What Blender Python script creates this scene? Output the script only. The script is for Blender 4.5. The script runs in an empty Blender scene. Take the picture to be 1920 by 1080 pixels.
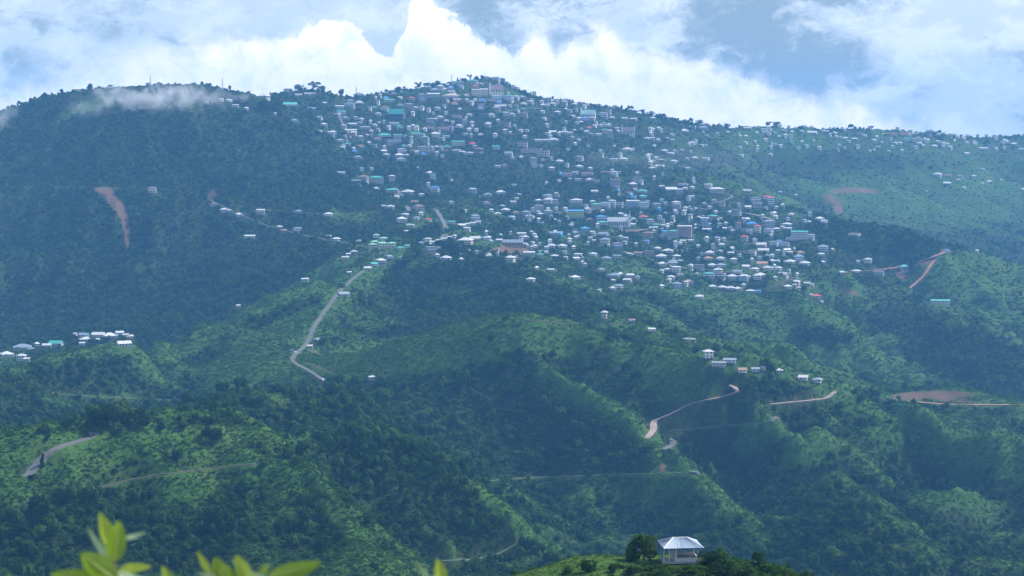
import bpy, bmesh, math, random
import numpy as np
from mathutils import Vector
from mathutils.bvhtree import BVHTree

scene = bpy.context.scene
COL = scene.collection
rng = np.random.default_rng(7)
random.seed(7)

# ------------------------------------------------------------------ camera
PITCH = math.atan(310 / 3850.0)
cam_d = bpy.data.cameras.new("camera")
cam = bpy.data.objects.new("camera", cam_d)
COL.objects.link(cam)
cam.location = (0, 0, 0)
cam.rotation_euler = (math.pi / 2 - PITCH, 0, 0)
cam_d.sensor_width = 36.0
cam_d.lens = 36.0 * 3850.0 / 1920.0
cam_d.clip_start = 0.2
cam_d.clip_end = 60000
cam_d.dof.use_dof = True
cam_d.dof.focus_distance = 1500.0
cam_d.dof.aperture_fstop = 9.0
scene.camera = cam

# ------------------------------------------------------------------ world
SUN_AZ = math.radians(62)     # clockwise from the view direction (+Y)
SUN_EL = math.radians(48)
world = bpy.data.worlds.new("World")
scene.world = world
world.use_nodes = True


class NT:
    """small helper to write node trees briefly"""
    def __init__(self, tree):
        self.t = tree
        for n in list(tree.nodes):
            tree.nodes.remove(n)

    def n(self, kind, ins=None, **props):
        nd = self.t.nodes.new(kind)
        for k, v in props.items():
            setattr(nd, k, v)
        for k, v in (ins or {}).items():
            self.s(nd, k, v)
        return nd

    def s(self, nd, k, v):
        sock = nd.inputs[k]
        if isinstance(v, bpy.types.NodeSocket):
            self.t.links.new(v, sock)
        elif isinstance(v, bpy.types.Node):
            self.t.links.new(v.outputs[0], sock)
        else:
            sock.default_value = v

    def m(self, op, a, b=None, c=None, clamp=False):
        nd = self.n('ShaderNodeMath', operation=op, use_clamp=clamp)
        self.s(nd, 0, a)
        if b is not None:
            self.s(nd, 1, b)
        if c is not None:
            self.s(nd, 2, c)
        return nd.outputs[0]

    def step(self, x, lo, hi):
        nd = self.n('ShaderNodeMapRange', {'Value': x, 'From Min': lo, 'From Max': hi},
                    interpolation_type='SMOOTHSTEP')
        return nd.outputs[0]

    def mix(self, f, a, b, blend='MIX'):
        nd = self.n('ShaderNodeMix', data_type='RGBA', blend_type=blend)
        for k, v in (('Factor', f), ('A', a), ('B', b)):
            idx = {'Factor': 0, 'A': 6, 'B': 7}[k]
            if isinstance(v, bpy.types.NodeSocket):
                self.t.links.new(v, nd.inputs[idx])
            else:
                nd.inputs[idx].default_value = v if k == 'Factor' else (*v[:3], 1)
        return nd.outputs[2]

    def noise(self, vec, scale, detail=6, rough=0.55, dist=0.0, dims='3D'):
        nd = self.n('ShaderNodeTexNoise', {'Scale': scale, 'Detail': detail, 'Roughness': rough,
                                           'Distortion': dist}, noise_dimensions=dims)
        if vec is not None:
            self.s(nd, 'Vector', vec)
        return nd


def build_world():
    g = NT(world.node_tree)
    out = g.n('ShaderNodeOutputWorld')
    sky = g.n('ShaderNodeTexSky', sky_type='NISHITA', sun_disc=False)
    sky.sun_elevation = SUN_EL
    sky.sun_rotation = SUN_AZ
    sky.air_density = 1.0
    sky.dust_density = 1.0
    bg1 = g.n('ShaderNodeBackground', {'Color': sky.outputs[0], 'Strength': 0.10})
    tc = g.n('ShaderNodeTexCoord')
    sep = g.n('ShaderNodeSeparateXYZ', {0: tc.outputs['Generated']})
    x, y, z = sep.outputs
    # azimuth and elevation of the direction looked in, in tenths of a rad / 3.85
    az = g.m('MULTIPLY', g.m('ARCTAN2', x, y), 38.5)
    el = g.m('MULTIPLY', g.m('ARCSINE', z), 38.5)
    p0 = g.n('ShaderNodeCombineXYZ', {0: az, 1: el, 2: 0.0}).outputs[0]
    # domain warp
    w1 = g.noise(p0, 0.55, 5, 0.6)
    off = g.n('ShaderNodeVectorMath', {0: w1.outputs['Color'], 1: (0.5, 0.5, 0.5)}, operation='SUBTRACT')
    off = g.n('ShaderNodeVectorMath', {0: off.outputs[0], 'Scale': 1.1}, operation='SCALE')
    pw = g.n('ShaderNodeVectorMath', {0: p0, 1: off.outputs[0]}, operation='ADD').outputs[0]

    # ---- cumulus bank: its top edge as a function of azimuth
    fc = g.n('ShaderNodeFloatCurve')
    g.s(fc, 'Value', g.m('MULTIPLY_ADD', az, 1 / 40.0, 0.5, clamp=True))
    top = [(-900, 190), (-500, 160), (-200, 170), (0, 185), (90, 165), (200, 128), (330, 104), (400, 86), (480, 72), (560, 66), (600, 40),
           (630, 30), (670, 48), (715, 95), (748, 88), (757, 62), (763, 30), (776, 2), (792, -8), (812, 2), (832, 24), (870, 42), (900, 66),
           (935, 78), (965, 100), (990, 72), (1010, 62), (1040, 88), (1075, 82), (1110, 68), (1135, 62),
           (1160, 80), (1200, 98), (1280, 112), (1330, 122), (1370, 134), (1400, 148), (1440, 160), (1480, 176), (1530, 182),
           (1580, 188), (1625, 208), (1660, 238), (1720, 262), (1900, 300), (2300, 250), (2800, 180)]
    cv = fc.mapping.curves[0]
    pts = [((px - 960) / 100.0 / 40.0 + 0.5, (230 - py) / 100.0 / 4.0 + 0.3) for px, py in top]
    cv.points[0].location = (0, 0.4)
    cv.points[1].location = (1, 0.5)
    for q in pts:
        cv.points.new(*q)
    for q in cv.points:
        q.handle_type = 'AUTO_CLAMPED'
    fc.mapping.update()
    topv = g.m('MULTIPLY', g.m('SUBTRACT', fc.outputs[0], 0.3), 4.0)
    # ragged billows on the edge
    b1 = g.n('ShaderNodeTexVoronoi', {'Vector': pw, 'Scale': 2.6}, feature='SMOOTH_F1')
    b1.inputs['Smoothness'].default_value = 0.6
    b2 = g.noise(pw, 3.2, 7, 0.62)
    rag = g.m('ADD', g.m('MULTIPLY', g.m('SUBTRACT', 0.5, b1.outputs['Distance']), 0.22),
              g.m('MULTIPLY', g.m('SUBTRACT', b2.outputs[0], 0.5), 0.75))
    depth = g.m('ADD', g.m('SUBTRACT', topv, el), rag)     # > 0 inside the bank
    # the left part of the bank fades softly, the middle is crisp
    soft = g.m('MULTIPLY', g.step(az, -7.0, -3.6), g.m('MULTIPLY_ADD', g.step(az, -0.6, 1.6), -0.45, 1.0))
    lo = g.m('MULTIPLY_ADD', soft, 0.49, -0.52)
    hi = g.m('MULTIPLY_ADD', soft, -0.46, 0.55)
    nd = g.n('ShaderNodeMapRange', {'Value': depth, 'From Min': lo, 'From Max': hi}, interpolation_type='SMOOTHSTEP')
    bank = nd.outputs[0]
    # bank colour: bright edge, slightly bluer within
    inner = g.noise(pw, 1.4, 9, 0.66)
    fin = g.m('MULTIPLY', g.step(inner.outputs[0], 0.42, 0.66), 0.75)
    bankcol = g.mix(fin, (0.87, 0.83, 0.89), (0.58, 0.65, 0.76))

    # ---- veils of cloud above, running down to the right
    rot = g.n('ShaderNodeMapping', {'Vector': pw, 'Rotation': (0, 0, math.radians(33)), 'Scale': (0.45, 1.0, 1.0)})
    v1 = g.noise(rot.outputs[0], 0.75, 9, 0.6, 0.3)
    v2 = g.noise(pw, 0.42, 4, 0.5)
    v3 = g.noise(rot.outputs[0], 2.6, 10, 0.66, 0.5)
    veil = g.m('ADD', g.m('MULTIPLY', v1.outputs[0], 0.50), g.m('ADD', g.m('MULTIPLY', v2.outputs[0], 0.20), g.m('MULTIPLY', v3.outputs[0], 0.30)))
    # more cover to the far right, blue hole right of centre
    bx = g.m('SUBTRACT', az, 4.7)
    by = g.m('MULTIPLY', g.m('SUBTRACT', el, 1.15), 1.9)
    hole = g.m('EXPONENT', g.m('MULTIPLY', g.m('ADD', g.m('MULTIPLY', bx, bx), g.m('MULTIPLY', by, by)), -0.16))
    bx2 = g.m('SUBTRACT', az, -1.2)
    by2 = g.m('MULTIPLY', g.m('SUBTRACT', el, 1.9), 2.2)
    hole2 = g.m('EXPONENT', g.m('MULTIPLY', g.m('ADD', g.m('MULTIPLY', bx2, bx2), g.m('MULTIPLY', by2, by2)), -0.25))
    veil = g.m('SUBTRACT', veil, g.m('MULTIPLY', hole, 0.06))
    veil = g.m('SUBTRACT', veil, g.m('MULTIPLY', hole2, 0.035))
    veil = g.m('ADD', veil, g.m('MULTIPLY', g.step(az, 5.5, 8.5), 0.035))
    vm = g.step(veil, 0.405, 0.525)
    vcol = g.mix(vm, (0.17, 0.25, 0.35), (0.42, 0.50, 0.61))
    bright = g.step(g.noise(rot.outputs[0], 1.5, 10, 0.66).outputs[0], 0.46, 0.62)
    vcol = g.mix(g.m('MULTIPLY', bright, g.m('MULTIPLY', vm, 0.6)), vcol, (0.62, 0.68, 0.78))
    left = g.step(az, -2.0, -5.0)
    vcol = g.mix(g.m('MULTIPLY', left, 0.22), vcol, (0.34, 0.43, 0.56))
    col = g.mix(bank, vcol, bankcol)
    bg2 = g.n('ShaderNodeBackground', {'Color': col, 'Strength': 0.85})
    # clouds cover nearly all of the low sky, about half of the sky overhead
    high = g.step(z, 0.12, 0.6)
    cover = g.noise(tc.outputs['Generated'], 2.2, 6, 0.55)
    cov = g.m('SUBTRACT', 1.0, g.m('MULTIPLY', high, g.step(cover.outputs[0], 0.62, 0.45)))
    cov = g.m('MULTIPLY', cov, g.m('MULTIPLY_ADD', g.step(z, 0.10, 0.45), -0.12, 0.93))
    mx = g.n('ShaderNodeMixShader')
    g.s(mx, 0, cov)
    g.s(mx, 1, bg1)
    g.s(mx, 2, bg2)
    g.s(out, 0, mx)


build_world()

sun_d = bpy.data.lights.new("sun", 'SUN')
sun = bpy.data.objects.new("sun", sun_d)
COL.objects.link(sun)
sun_d.energy = 3.4
sun_d.angle = math.radians(8.0)
sun_d.color = (1.0, 0.95, 0.86)
sdir = Vector((math.sin(SUN_AZ) * math.cos(SUN_EL), math.cos(SUN_AZ) * math.cos(SUN_EL), math.sin(SUN_EL)))
sun.rotation_euler = sdir.to_track_quat('Z', 'Y').to_euler()
sun.location = (300, 1000, 500)

scene.view_settings.view_transform = 'Standard'
scene.view_settings.look = 'None'
scene.view_settings.exposure = 0.97
scene.view_settings.gamma = 1.0
scene.view_settings.use_curve_mapping = False
scene.render.engine = 'CYCLES'
cy = scene.cycles
cy.use_denoising = True
cy.max_bounces = 5
cy.diffuse_bounces = 2
cy.glossy_bounces = 2
cy.transparent_max_bounces = 6
cy.volume_bounces = 1
cy.volume_step_rate = 1.0
cy.volume_max_steps = 96


# ------------------------------------------------------------------ geometry of the view
def ray(px, py):
    u = (px - 960) / 3850.0
    v = (540 - py) / 3850.0
    c, s = math.cos(PITCH), math.sin(PITCH)
    return Vector((u, c + v * s, -s + v * c))


def at(px, py, D):
    r = ray(px, py)
    return r * (D / r.y)
# ------------------------------------------------------------------ terrain
# ridges, spurs and valleys of the place: surveyed points (picture x, picture y, distance in m)
LINES = [
 # far right-hand ridge with the town on it
 [(490,192,3300),(540,180,3350),(590,172,3350),(625,196,3400),(670,190,3450),(760,172,3500),(840,160,3500),(900,152,3500),(940,155,3500),(970,175,3500),(1040,192,3550),(1120,202,3600),(1200,216,3700),(1260,226,3750),(1350,240,3900),(1450,247,4000),(1560,250,4100),(1700,254,4200),(1800,264,4300),(1920,276,4400),(2150,300,4500),(2500,330,4600)],
 # town slopes
 [(650,230,3250),(800,225,3300),(950,215,3350),(1100,260,3380),(1250,290,3480)],
 [(650,290,3080),(800,300,3120),(900,290,3150),(1020,300,3150),(1150,320,3170),(1250,330,3220)],
 [(740,370,2850),(830,380,2850),(900,360,2980),(980,390,2920),(1080,410,2870),(1200,400,2900),(1320,390,2950),(1420,400,2950)],
 [(720,440,2550),(800,450,2500),(860,440,2560),(950,465,2520),(1060,470,2600),(1180,480,2620),(1300,480,2650),(1430,470,2700),(1500,440,2800)],
 [(1000,515,2420),(1080,525,2400),(1160,540,2380),(1280,550,2420),(1400,545,2480),(1480,540,2520),(1540,500,2640)],
 # spur line closing the town on the right
 [(1290,335,3250),(1380,350,3120),(1480,383,3000),(1550,412,2920),(1620,432,2860),(1700,436,2800),(1770,468,2720),(1840,482,2720),(1900,497,2720),(2020,530,2750),(2200,560,2800)],
 # far valley and the slope beyond
 [(1450,330,3800),(1600,330,3820),(1750,330,3880),(1920,340,4000),(2150,360,4100)],
 [(1500,390,3600),(1620,400,3600),(1750,410,3620),(1920,420,3680),(2150,440,3700)],
 [(1600,440,3350),(1750,478,3300),(1900,510,3250),(2100,540,3250)],
 # big hill on the left
 [(-500,300,2700),(-250,270,2800),(-60,245,2900),(0,228,2920),(60,200,2980),(110,182,3000),(170,170,3000),(230,163,3000),(300,162,3000),(360,164,3000),(410,176,3020),(450,188,3050),(490,196,3100)],
 [(-400,400,2550),(-150,360,2650),(50,260,2850),(150,240,2860),(300,250,2840),(420,240,2880),(540,235,2980),(600,240,3050)],
 [(-300,450,2500),(0,350,2700),(100,348,2700),(180,350,2690),(290,356,2700),(370,368,2720),(480,330,2790),(560,300,2880),(620,280,2990)],
 [(400,385,2650),(480,398,2640),(560,400,2640),(620,402,2640),(690,385,2720)],
 [(-300,540,2300),(0,470,2500),(120,480,2490),(230,500,2460),(350,500,2470),(460,440,2580),(530,440,2580),(620,448,2540),(670,455,2480)],
 [(-300,640,2050),(0,600,2330),(120,600,2320),(250,590,2320),(350,560,2350),(450,520,2400),(560,490,2440)],
 # ridge left of the middle, from the green compound down to the left village
 [(715,468,2300),(680,485,2260),(640,500,2200),(560,529,2100),(500,552,2040),(450,574,2000),(380,604,1900),(300,628,1820),(250,645,1750),(150,655,1700),(80,668,1650),(0,690,1600),(-150,730,1500),(-350,780,1400)],
 [(700,490,2240),(655,525,2150),(612,580,2020),(580,632,1900),(548,668,1820),(575,690,1780),(610,716,1730)],
 [(560,600,1985),(520,610,1950),(470,628,1880),(400,690,1790),(360,760,1700),(340,800,1640)],
 [(520,585,2015),(440,635,1930),(350,690,1820),(280,760,1700),(200,810,1600)],
 [(100,740,1600),(0,790,1500),(-150,830,1400),(-300,860,1320)],
 [(200,690,1700),(100,710,1630),(0,740,1550)],
 [(540,700,1780),(500,750,1710),(470,800,1650),(440,830,1610)],
 # pyramid under the compound
 [(740,478,2290),(800,482,2280),(880,490,2260),(950,510,2210),(1000,530,2150),(1060,560,2080),(1130,592,2000),(1190,606,1960),(1250,622,1920),(1300,645,1860),(1335,668,1800),(1390,700,1740),(1440,715,1720),(1500,720,1700),(1565,733,1660)],
 [(740,520,2240),(740,560,2180),(720,600,2110)],
 [(850,540,2180),(860,585,2110)],
 [(960,560,2120),(1000,590,2070),(1100,606,1990)],
 [(610,650,1890),(700,642,1990),(780,620,2030),(850,602,2050),(930,590,2050)],
 # grassy second hill and its crest
 [(575,660,1840),(640,668,1810),(700,660,1790),(780,632,1750),(860,606,1720),(920,593,1700),(970,592,1690),(1030,606,1690),(1090,625,1690),(1150,645,1700),(1200,660,1700),(1250,662,1690),(1290,664,1680),(1340,690,1650),(1385,722,1600)],
 [(1150,690,1660),(1250,700,1640),(1330,730,1600)],
 # its long spur towards the viewer
 [(950,595,1690),(985,630,1660),(1030,680,1620),(1100,735,1580),(1160,780,1550),(1200,812,1530),(1250,850,1500),(1310,892,1465),(1350,925,1430),(1400,970,1385),(1440,1010,1350),(1480,1060,1300),(1530,1120,1250)],
 # big dark face left of that spur
 [(820,680,1660),(800,760,1590),(780,810,1550)],
 [(900,720,1630),(960,800,1580),(1000,880,1540)],
 [(640,720,1740),(700,760,1640)],
 [(1100,830,1555),(1180,900,1510),(1280,980,1440)],
 [(860,850,1530),(960,890,1530),(1040,930,1505),(1150,1000,1450),(1260,1080,1390)],
 # wooded spur below it
 [(620,740,1560),(660,775,1440),(700,805,1380),(780,850,1320),(850,893,1275),(900,925,1245),(960,968,1205),(1020,1015,1170),(1080,1065,1130),(1130,1110,1100)],
 [(620,850,1330),(700,890,1310),(800,965,1285),(900,1060,1230),(960,1120,1180)],
 # near ridge on the left
 [(-350,860,880),(-150,835,950),(0,818,1000),(60,806,1015),(110,800,1030),(170,800,1050),(230,800,1060),(300,800,1080),(370,800,1090),(420,806,1100),(500,822,1120),(560,824,1170),(600,815,1260),(620,790,1350)],
 [(500,826,1120),(560,870,1110),(610,910,1090),(660,955,1060),(710,1005,1030),(760,1060,1000),(800,1110,970)],
 [(-200,900,965),(50,895,985),(200,905,1010),(350,890,1050),(480,872,1090)],
 [(0,1000,935),(150,960,970),(300,1000,980),(450,980,1020),(560,1040,985)],
 [(-300,1080,870),(-50,1080,890),(200,1080,925),(400,1080,950),(600,1120,930)],
 [(-300,1250,750),(0,1250,790),(400,1250,830),(800,1250,930),(1200,1250,1000),(1700,1250,1100),(2100,1250,1150)],
 # right-hand bowl and spurs
 [(1215,822,1560),(1225,790,1600),(1290,757,1640),(1385,732,1600)],
 [(1385,730,1600),(1430,770,1550),(1480,810,1515),(1560,880,1450),(1620,922,1410),(1670,960,1375),(1720,1003,1340),(1770,1050,1300),(1820,1110,1250)],
 [(1250,800,1610),(1290,840,1600),(1340,885,1580),(1440,960,1530),(1530,1020,1480),(1620,1100,1420)],
 [(1440,745,1720),(1500,770,1690),(1560,800,1660),(1640,880,1610),(1740,960,1530),(1850,1070,1440)],
 [(1600,742,1640),(1650,752,1620),(1700,764,1600),(1760,778,1580),(1800,790,1570),(1860,812,1550),(1920,838,1530),(2020,880,1500),(2200,940,1440),(2400,1010,1380)],
 [(1650,800,1580),(1720,860,1520),(1800,930,1460),(1870,990,1410),(1950,1070,1340)],
 [(1800,860,1590),(1900,940,1540),(2000,1020,1480)],
 # slopes below the town on the right
 [(1050,545,2330),(1150,560,2330),(1260,575,2300),(1350,572,2380),(1450,560,2450)],
 [(1200,600,2230),(1300,620,2240),(1400,640,2270),(1480,680,2250),(1540,720,2200)],
 [(1470,530,2540),(1530,565,2440),(1580,610,2360),(1640,660,2280),(1700,705,2200),(1725,728,2160)],
 [(1600,520,2640),(1640,560,2540),(1690,610,2440),(1740,680,2360),(1790,735,2260)],
 [(1680,500,2700),(1730,540,2600),(1790,600,2450),(1860,680,2340),(1930,745,2230)],
 [(1850,520,2650),(1900,560,2560),(1980,640,2400),(2050,700,2300)],
 [(1660,742,1960),(1730,736,1960),(1790,740,1960),(1850,752,1940),(1920,752,1930),(2050,760,1900)],
 [(1750,775,1850),(1850,800,1800),(1920,825,1780),(2050,850,1760)],
 # knoll with the pavilion, and the viewer's own hill
 [(700,1290,300),(900,1210,325),(980,1140,335),(1040,1092,340),(1090,1078,345),(1150,1066,350),(1195,1058,356),(1230,1059,360),(1290,1063,362),(1340,1066,360),(1400,1074,358),(1450,1088,352),(1520,1120,345),(1650,1190,335),(1900,1290,320)],
 [(1100,1125,325),(1270,1115,330),(1450,1135,325)],
]
LINES_XYZ = [  # world coordinates, out of sight from the viewpoint
 [(-900,3650,-330),(-300,3900,-280),(300,4100,-300),(1000,4700,-330),(2000,5100,-400)],
 [(-1600,3400,-350),(-2200,3000,-400),(-2400,2200,-420)],
 [(-2500,5500,-550),(0,5500,-550),(2500,5800,-550),(3000,4500,-400)],
 [(-40,450,-125),(30,455,-128),(120,460,-130),(200,455,-135)],
 [(-120,600,-190),(0,640,-205),(120,650,-210),(240,620,-210)],
 [(-200,420,-150),(-120,340,-120),(-60,300,-100),(260,360,-150)],
 [(0,8,-3.4),(-6,7,-3.2),(7,7,-3.4),(0,30,-13),(-15,28,-12),(16,28,-13),(0,90,-36),(-40,85,-38),(45,85,-38),(0,180,-62),(-90,180,-72),(95,180,-70),(50,270,-74),(90,290,-78)],
 [(0,1.0,-2.0),(-2,2.5,-1.9),(2,2.5,-2.0)],
 [(-900,1100,-330),(-1000,1500,-330),(1000,1300,-330),(1100,1700,-300),(700,900,-330)],
]


def resample(line, step=60.0):
    out = [line[0]]
    for a, b in zip(line[:-1], line[1:]):
        d = (b - a).length
        n = max(1, int(d / step))
        for k in range(1, n + 1):
            out.append(a.lerp(b, k / n))
    return out


ctrl = []
for ln in LINES:
    pts = [at(*p) for p in ln]
    ctrl += resample(pts, 60.0)
for ln in LINES_XYZ:
    ctrl += [Vector(p) for p in ln]
# the far side of each occluding crest falls away: (first vertex of the line, distance back, drop)
CREST_BACKS = [
 ([(640,668,1810),(700,660,1790),(780,632,1750),(860,606,1720)], 60, 22),
 ([(640,500,2200),(560,529,2100),(500,552,2040),(450,574,2000),(380,604,1900),(300,628,1820),(250,645,1750)], 70, 40),
 ([(150,655,1700),(80,668,1650),(0,690,1600),(-150,730,1500)], 80, 38),
 ([(1060,560,2080),(1130,592,2000),(1190,606,1960),(1250,622,1920),(1300,645,1860)], 60, 22),
 ([(920,593,1700),(970,592,1690),(1030,606,1690),(1090,625,1690),(1150,645,1700)], 60, 18),
 ([(1000,650,1650),(1060,705,1590),(1120,750,1565),(1180,795,1540)], 55, 20),
 ([(1250,850,1500),(1310,892,1465),(1350,925,1430),(1400,970,1385),(1440,1010,1350),(1480,1060,1300)], 50, 26),
 ([(700,805,1380),(780,850,1320),(850,893,1275),(900,925,1245),(960,968,1205),(1020,1015,1170),(1080,1065,1130)], 55, 30),
 ([(60,806,1015),(170,800,1050),(300,800,1080),(420,806,1100),(500,822,1120)], 60, 30),
 ([(60,806,1015),(170,800,1050),(300,800,1080),(420,806,1100)], 130, 60),
 ([(560,870,1110),(610,910,1090),(660,955,1060),(710,1005,1030),(760,1060,1000)], 50, 26),
 ([(1430,770,1550),(1480,810,1515),(1560,880,1450),(1620,922,1410),(1670,960,1375),(1720,1003,1340),(1770,1050,1300)], 50, 22),
 ([(1700,764,1600),(1760,778,1580),(1800,790,1570),(1860,812,1550),(1920,838,1530),(2020,880,1500)], 60, 32),
 ([(1700,764,1600),(1760,778,1580),(1800,790,1570),(1860,812,1550)], 130, 52),
 ([(1720,860,1520),(1800,930,1460),(1870,990,1410)], 50, 18),
 ([(1380,350,3120),(1480,383,3000),(1550,412,2920),(1620,432,2860),(1700,436,2800),(1770,468,2720),(1840,482,2720),(1900,497,2720)], 120, 62),
 ([(1530,565,2440),(1580,610,2360),(1640,660,2280),(1700,705,2200)], 70, 30),
 ([(1660,742,1960),(1730,736,1960),(1790,740,1960),(1850,752,1940)], 40, 12),
]
for ln, back, drop in CREST_BACKS:
    for p in resample([at(*q) for q in ln], 45.0):
        h = Vector((p.x, p.y, 0)).normalized()
        ctrl.append(p + h * back - Vector((0, 0, drop)))
C = np.array([tuple(p) for p in ctrl])
# merge points that lie within 12 m of each other
_d = np.hypot(C[:, None, 0] - C[None, :, 0], C[:, None, 1] - C[None, :, 1])
_lim = np.minimum(20.0, 0.15 * C[:, 1])
keep = []
for i in range(len(C)):
    if not keep or (_d[i, keep] > _lim[i]).all():
        keep.append(i)
C = C[keep]
_d = np.hypot(C[:, None, 0] - C[None, :, 0], C[:, None, 1] - C[None, :, 1])
_n = len(C)
SOFT = 16.0
_A = np.zeros((_n + 3, _n + 3))
_A[:_n, :_n] = np.sqrt(_d * _d + SOFT ** 2) - 3.0 * np.eye(_n)
_A[:_n, _n] = 1
_A[:_n, _n + 1:] = C[:, :2] / 1000
_A[_n, :_n] = 1
_A[_n + 1:, :_n] = C[:, :2].T / 1000
_w = np.linalg.solve(_A, np.concatenate([C[:, 2], [0, 0, 0]]))
print("terrain control points", _n)


def _hash(ix, iy, seed):
    h = (ix.astype(np.int64) * 374761393 + iy.astype(np.int64) * 668265263 + seed * 974634777) & 0xffffffff
    h = ((h ^ (h >> 13)) * 1274126177) & 0xffffffff
    return ((h ^ (h >> 16)) & 0xffff) / 65535.0


def vnoise(x, y, seed=0):
    ix = np.floor(x)
    iy = np.floor(y)
    fx = x - ix
    fy = y - iy
    fx = fx * fx * fx * (fx * (fx * 6 - 15) + 10)
    fy = fy * fy * fy * (fy * (fy * 6 - 15) + 10)
    a = _hash(ix, iy, seed)
    b = _hash(ix + 1, iy, seed)
    c = _hash(ix, iy + 1, seed)
    d = _hash(ix + 1, iy + 1, seed)
    return (a + (b - a) * fx) * (1 - fy) + (c + (d - c) * fx) * fy


def fbm(x, y, octs=4, seed=0):
    s = 0
    amp = 0.5
    for o in range(octs):
        s = s + amp * (vnoise(x, y, seed + o * 17) - 0.5)
        x, y = x * 1.93 * 0.8 - y * 1.93 * 0.6 + 11.3, x * 1.93 * 0.6 + y * 1.93 * 0.8 - 7.1
        amp *= 0.5
    return s


def ridged(x, y, octs=3, seed=0):
    s = 0
    amp = 0.6
    for o in range(octs):
        s = s + amp * (1 - np.abs(2 * vnoise(x, y, seed + o * 17) - 1))
        x, y = x * 1.9 * 0.8 - y * 1.9 * 0.6 + 5.3, x * 1.9 * 0.6 + y * 1.9 * 0.8 - 3.7
        amp *= 0.45
    return s


def height(X, Y):
    X = np.asarray(X, float)
    Y = np.asarray(Y, float)
    Z = np.empty_like(X)
    for i in range(0, len(X), 20000):
        x = X[i:i + 20000]
        y = Y[i:i + 20000]
        dx = x[:, None] - C[None, :, 0]
        dy = y[:, None] - C[None, :, 1]
        r = np.sqrt(dx * dx + dy * dy + SOFT ** 2)
        base = r @ _w[:_n] + _w[_n] + (x * _w[_n + 1] + y * _w[_n + 2]) / 1000
        gx = (dx / r) @ _w[:_n]
        gy = (dy / r) @ _w[:_n]
        gl = np.sqrt(gx * gx + gy * gy) + 1e-6
        near = r.min(axis=1)
        ux, uy = gx / gl, gy / gl
        slope = np.clip(gl / 0.35, 0, 1)
        sc = np.clip((y / 900.0) ** 2, 0.004, 1.0)
        # gullies that follow the fall line
        g1 = 0
        g2 = 0
        for s in (-75, -45, -15, 15, 45, 75):
            g1 = g1 + ridged((x + s * ux) / 95.0, (y + s * uy) / 95.0, 2, 3)
            g2 = g2 + ridged((x + s * 0.5 * ux) / 34.0, (y + s * 0.5 * uy) / 34.0, 2, 9)
        g1 = g1 / 6 - 0.42
        g2 = g2 / 6 - 0.42
        damp = np.clip(near / (70.0 * sc + 3), 0.3, 1.0)
        z = base + slope * sc * np.clip(1.0 - (y - 2600) / 1200.0, 0.6, 1.0) * (1 - 0.72 * np.clip((0.03 - x / y) / 0.05, 0, 1) * 0.8 * np.clip((y - 1400) / 100, 0, 1) * np.clip((2400 - y) / 100, 0, 1)) * (84.0 * g1 * damp + 36.0 * g2 * np.clip(damp + 0.25, 0, 1))
        z = z + sc * damp * 16.0 * fbm(x / 180.0, y / 180.0, 4, 21)
        z = z + sc * 3.2 * fbm(x / 26.0, y / 26.0, 3, 33)
        Z[i:i + 20000] = z
    return Z


D_ROWS = np.concatenate([
    np.exp(np.linspace(math.log(1.2), math.log(300), 66))[:-1],
    np.exp(np.linspace(math.log(300), math.log(700), 90))[:-1],
    np.exp(np.linspace(math.log(700), math.log(3000), 440))[:-1],
    np.exp(np.linspace(math.log(3000), math.log(4600), 90))[:-1],
    np.linspace(4600, 6600, 20)])
NU = 640
U_COLS = np.linspace(-0.37, 0.37, NU)
ND = len(D_ROWS)
GX = (U_COLS[None, :] * D_ROWS[:, None])
GY = np.repeat(D_ROWS[:, None], NU, axis=1)
GZ = height(GX.ravel(), GY.ravel()).reshape(ND, NU)


# surface normals / slope of the grid
_dU = np.gradient(GZ, axis=1) / np.gradient(GX, axis=1)
_dD = (np.gradient(GZ, axis=0) - _dU * np.gradient(GX, axis=0)) / np.gradient(GY, axis=0)
NRM = np.stack([-_dU, -_dD, np.ones_like(GZ)], -1)
NRM /= np.linalg.norm(NRM, axis=-1, keepdims=True)


def blur(a, k):
    for ax in (0, 1):
        c = np.cumsum(np.pad(a, [(k + 1, k) if i == ax else (0, 0) for i in (0, 1)], mode='edge'), axis=ax)
        sl1 = [slice(None)] * 2
        sl2 = [slice(None)] * 2
        sl1[ax] = slice(2 * k + 1, None)
        sl2[ax] = slice(0, -2 * k - 1)
        a = (c[tuple(sl1)] - c[tuple(sl2)]) / (2 * k + 1)
    return a


CURV = (GZ - blur(blur(GZ, 5), 5)) / (0.012 * GY)        # > 0 on crests, < 0 in gullies

# where each grid point lies as seen from the viewer's hill
_zc = (GY * math.cos(PITCH) - GZ * math.sin(PITCH))
PX = 960 + 3850 * GX / _zc
PY = 540 - 3850 * (GY * math.sin(PITCH) + GZ * math.cos(PITCH)) / _zc


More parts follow.
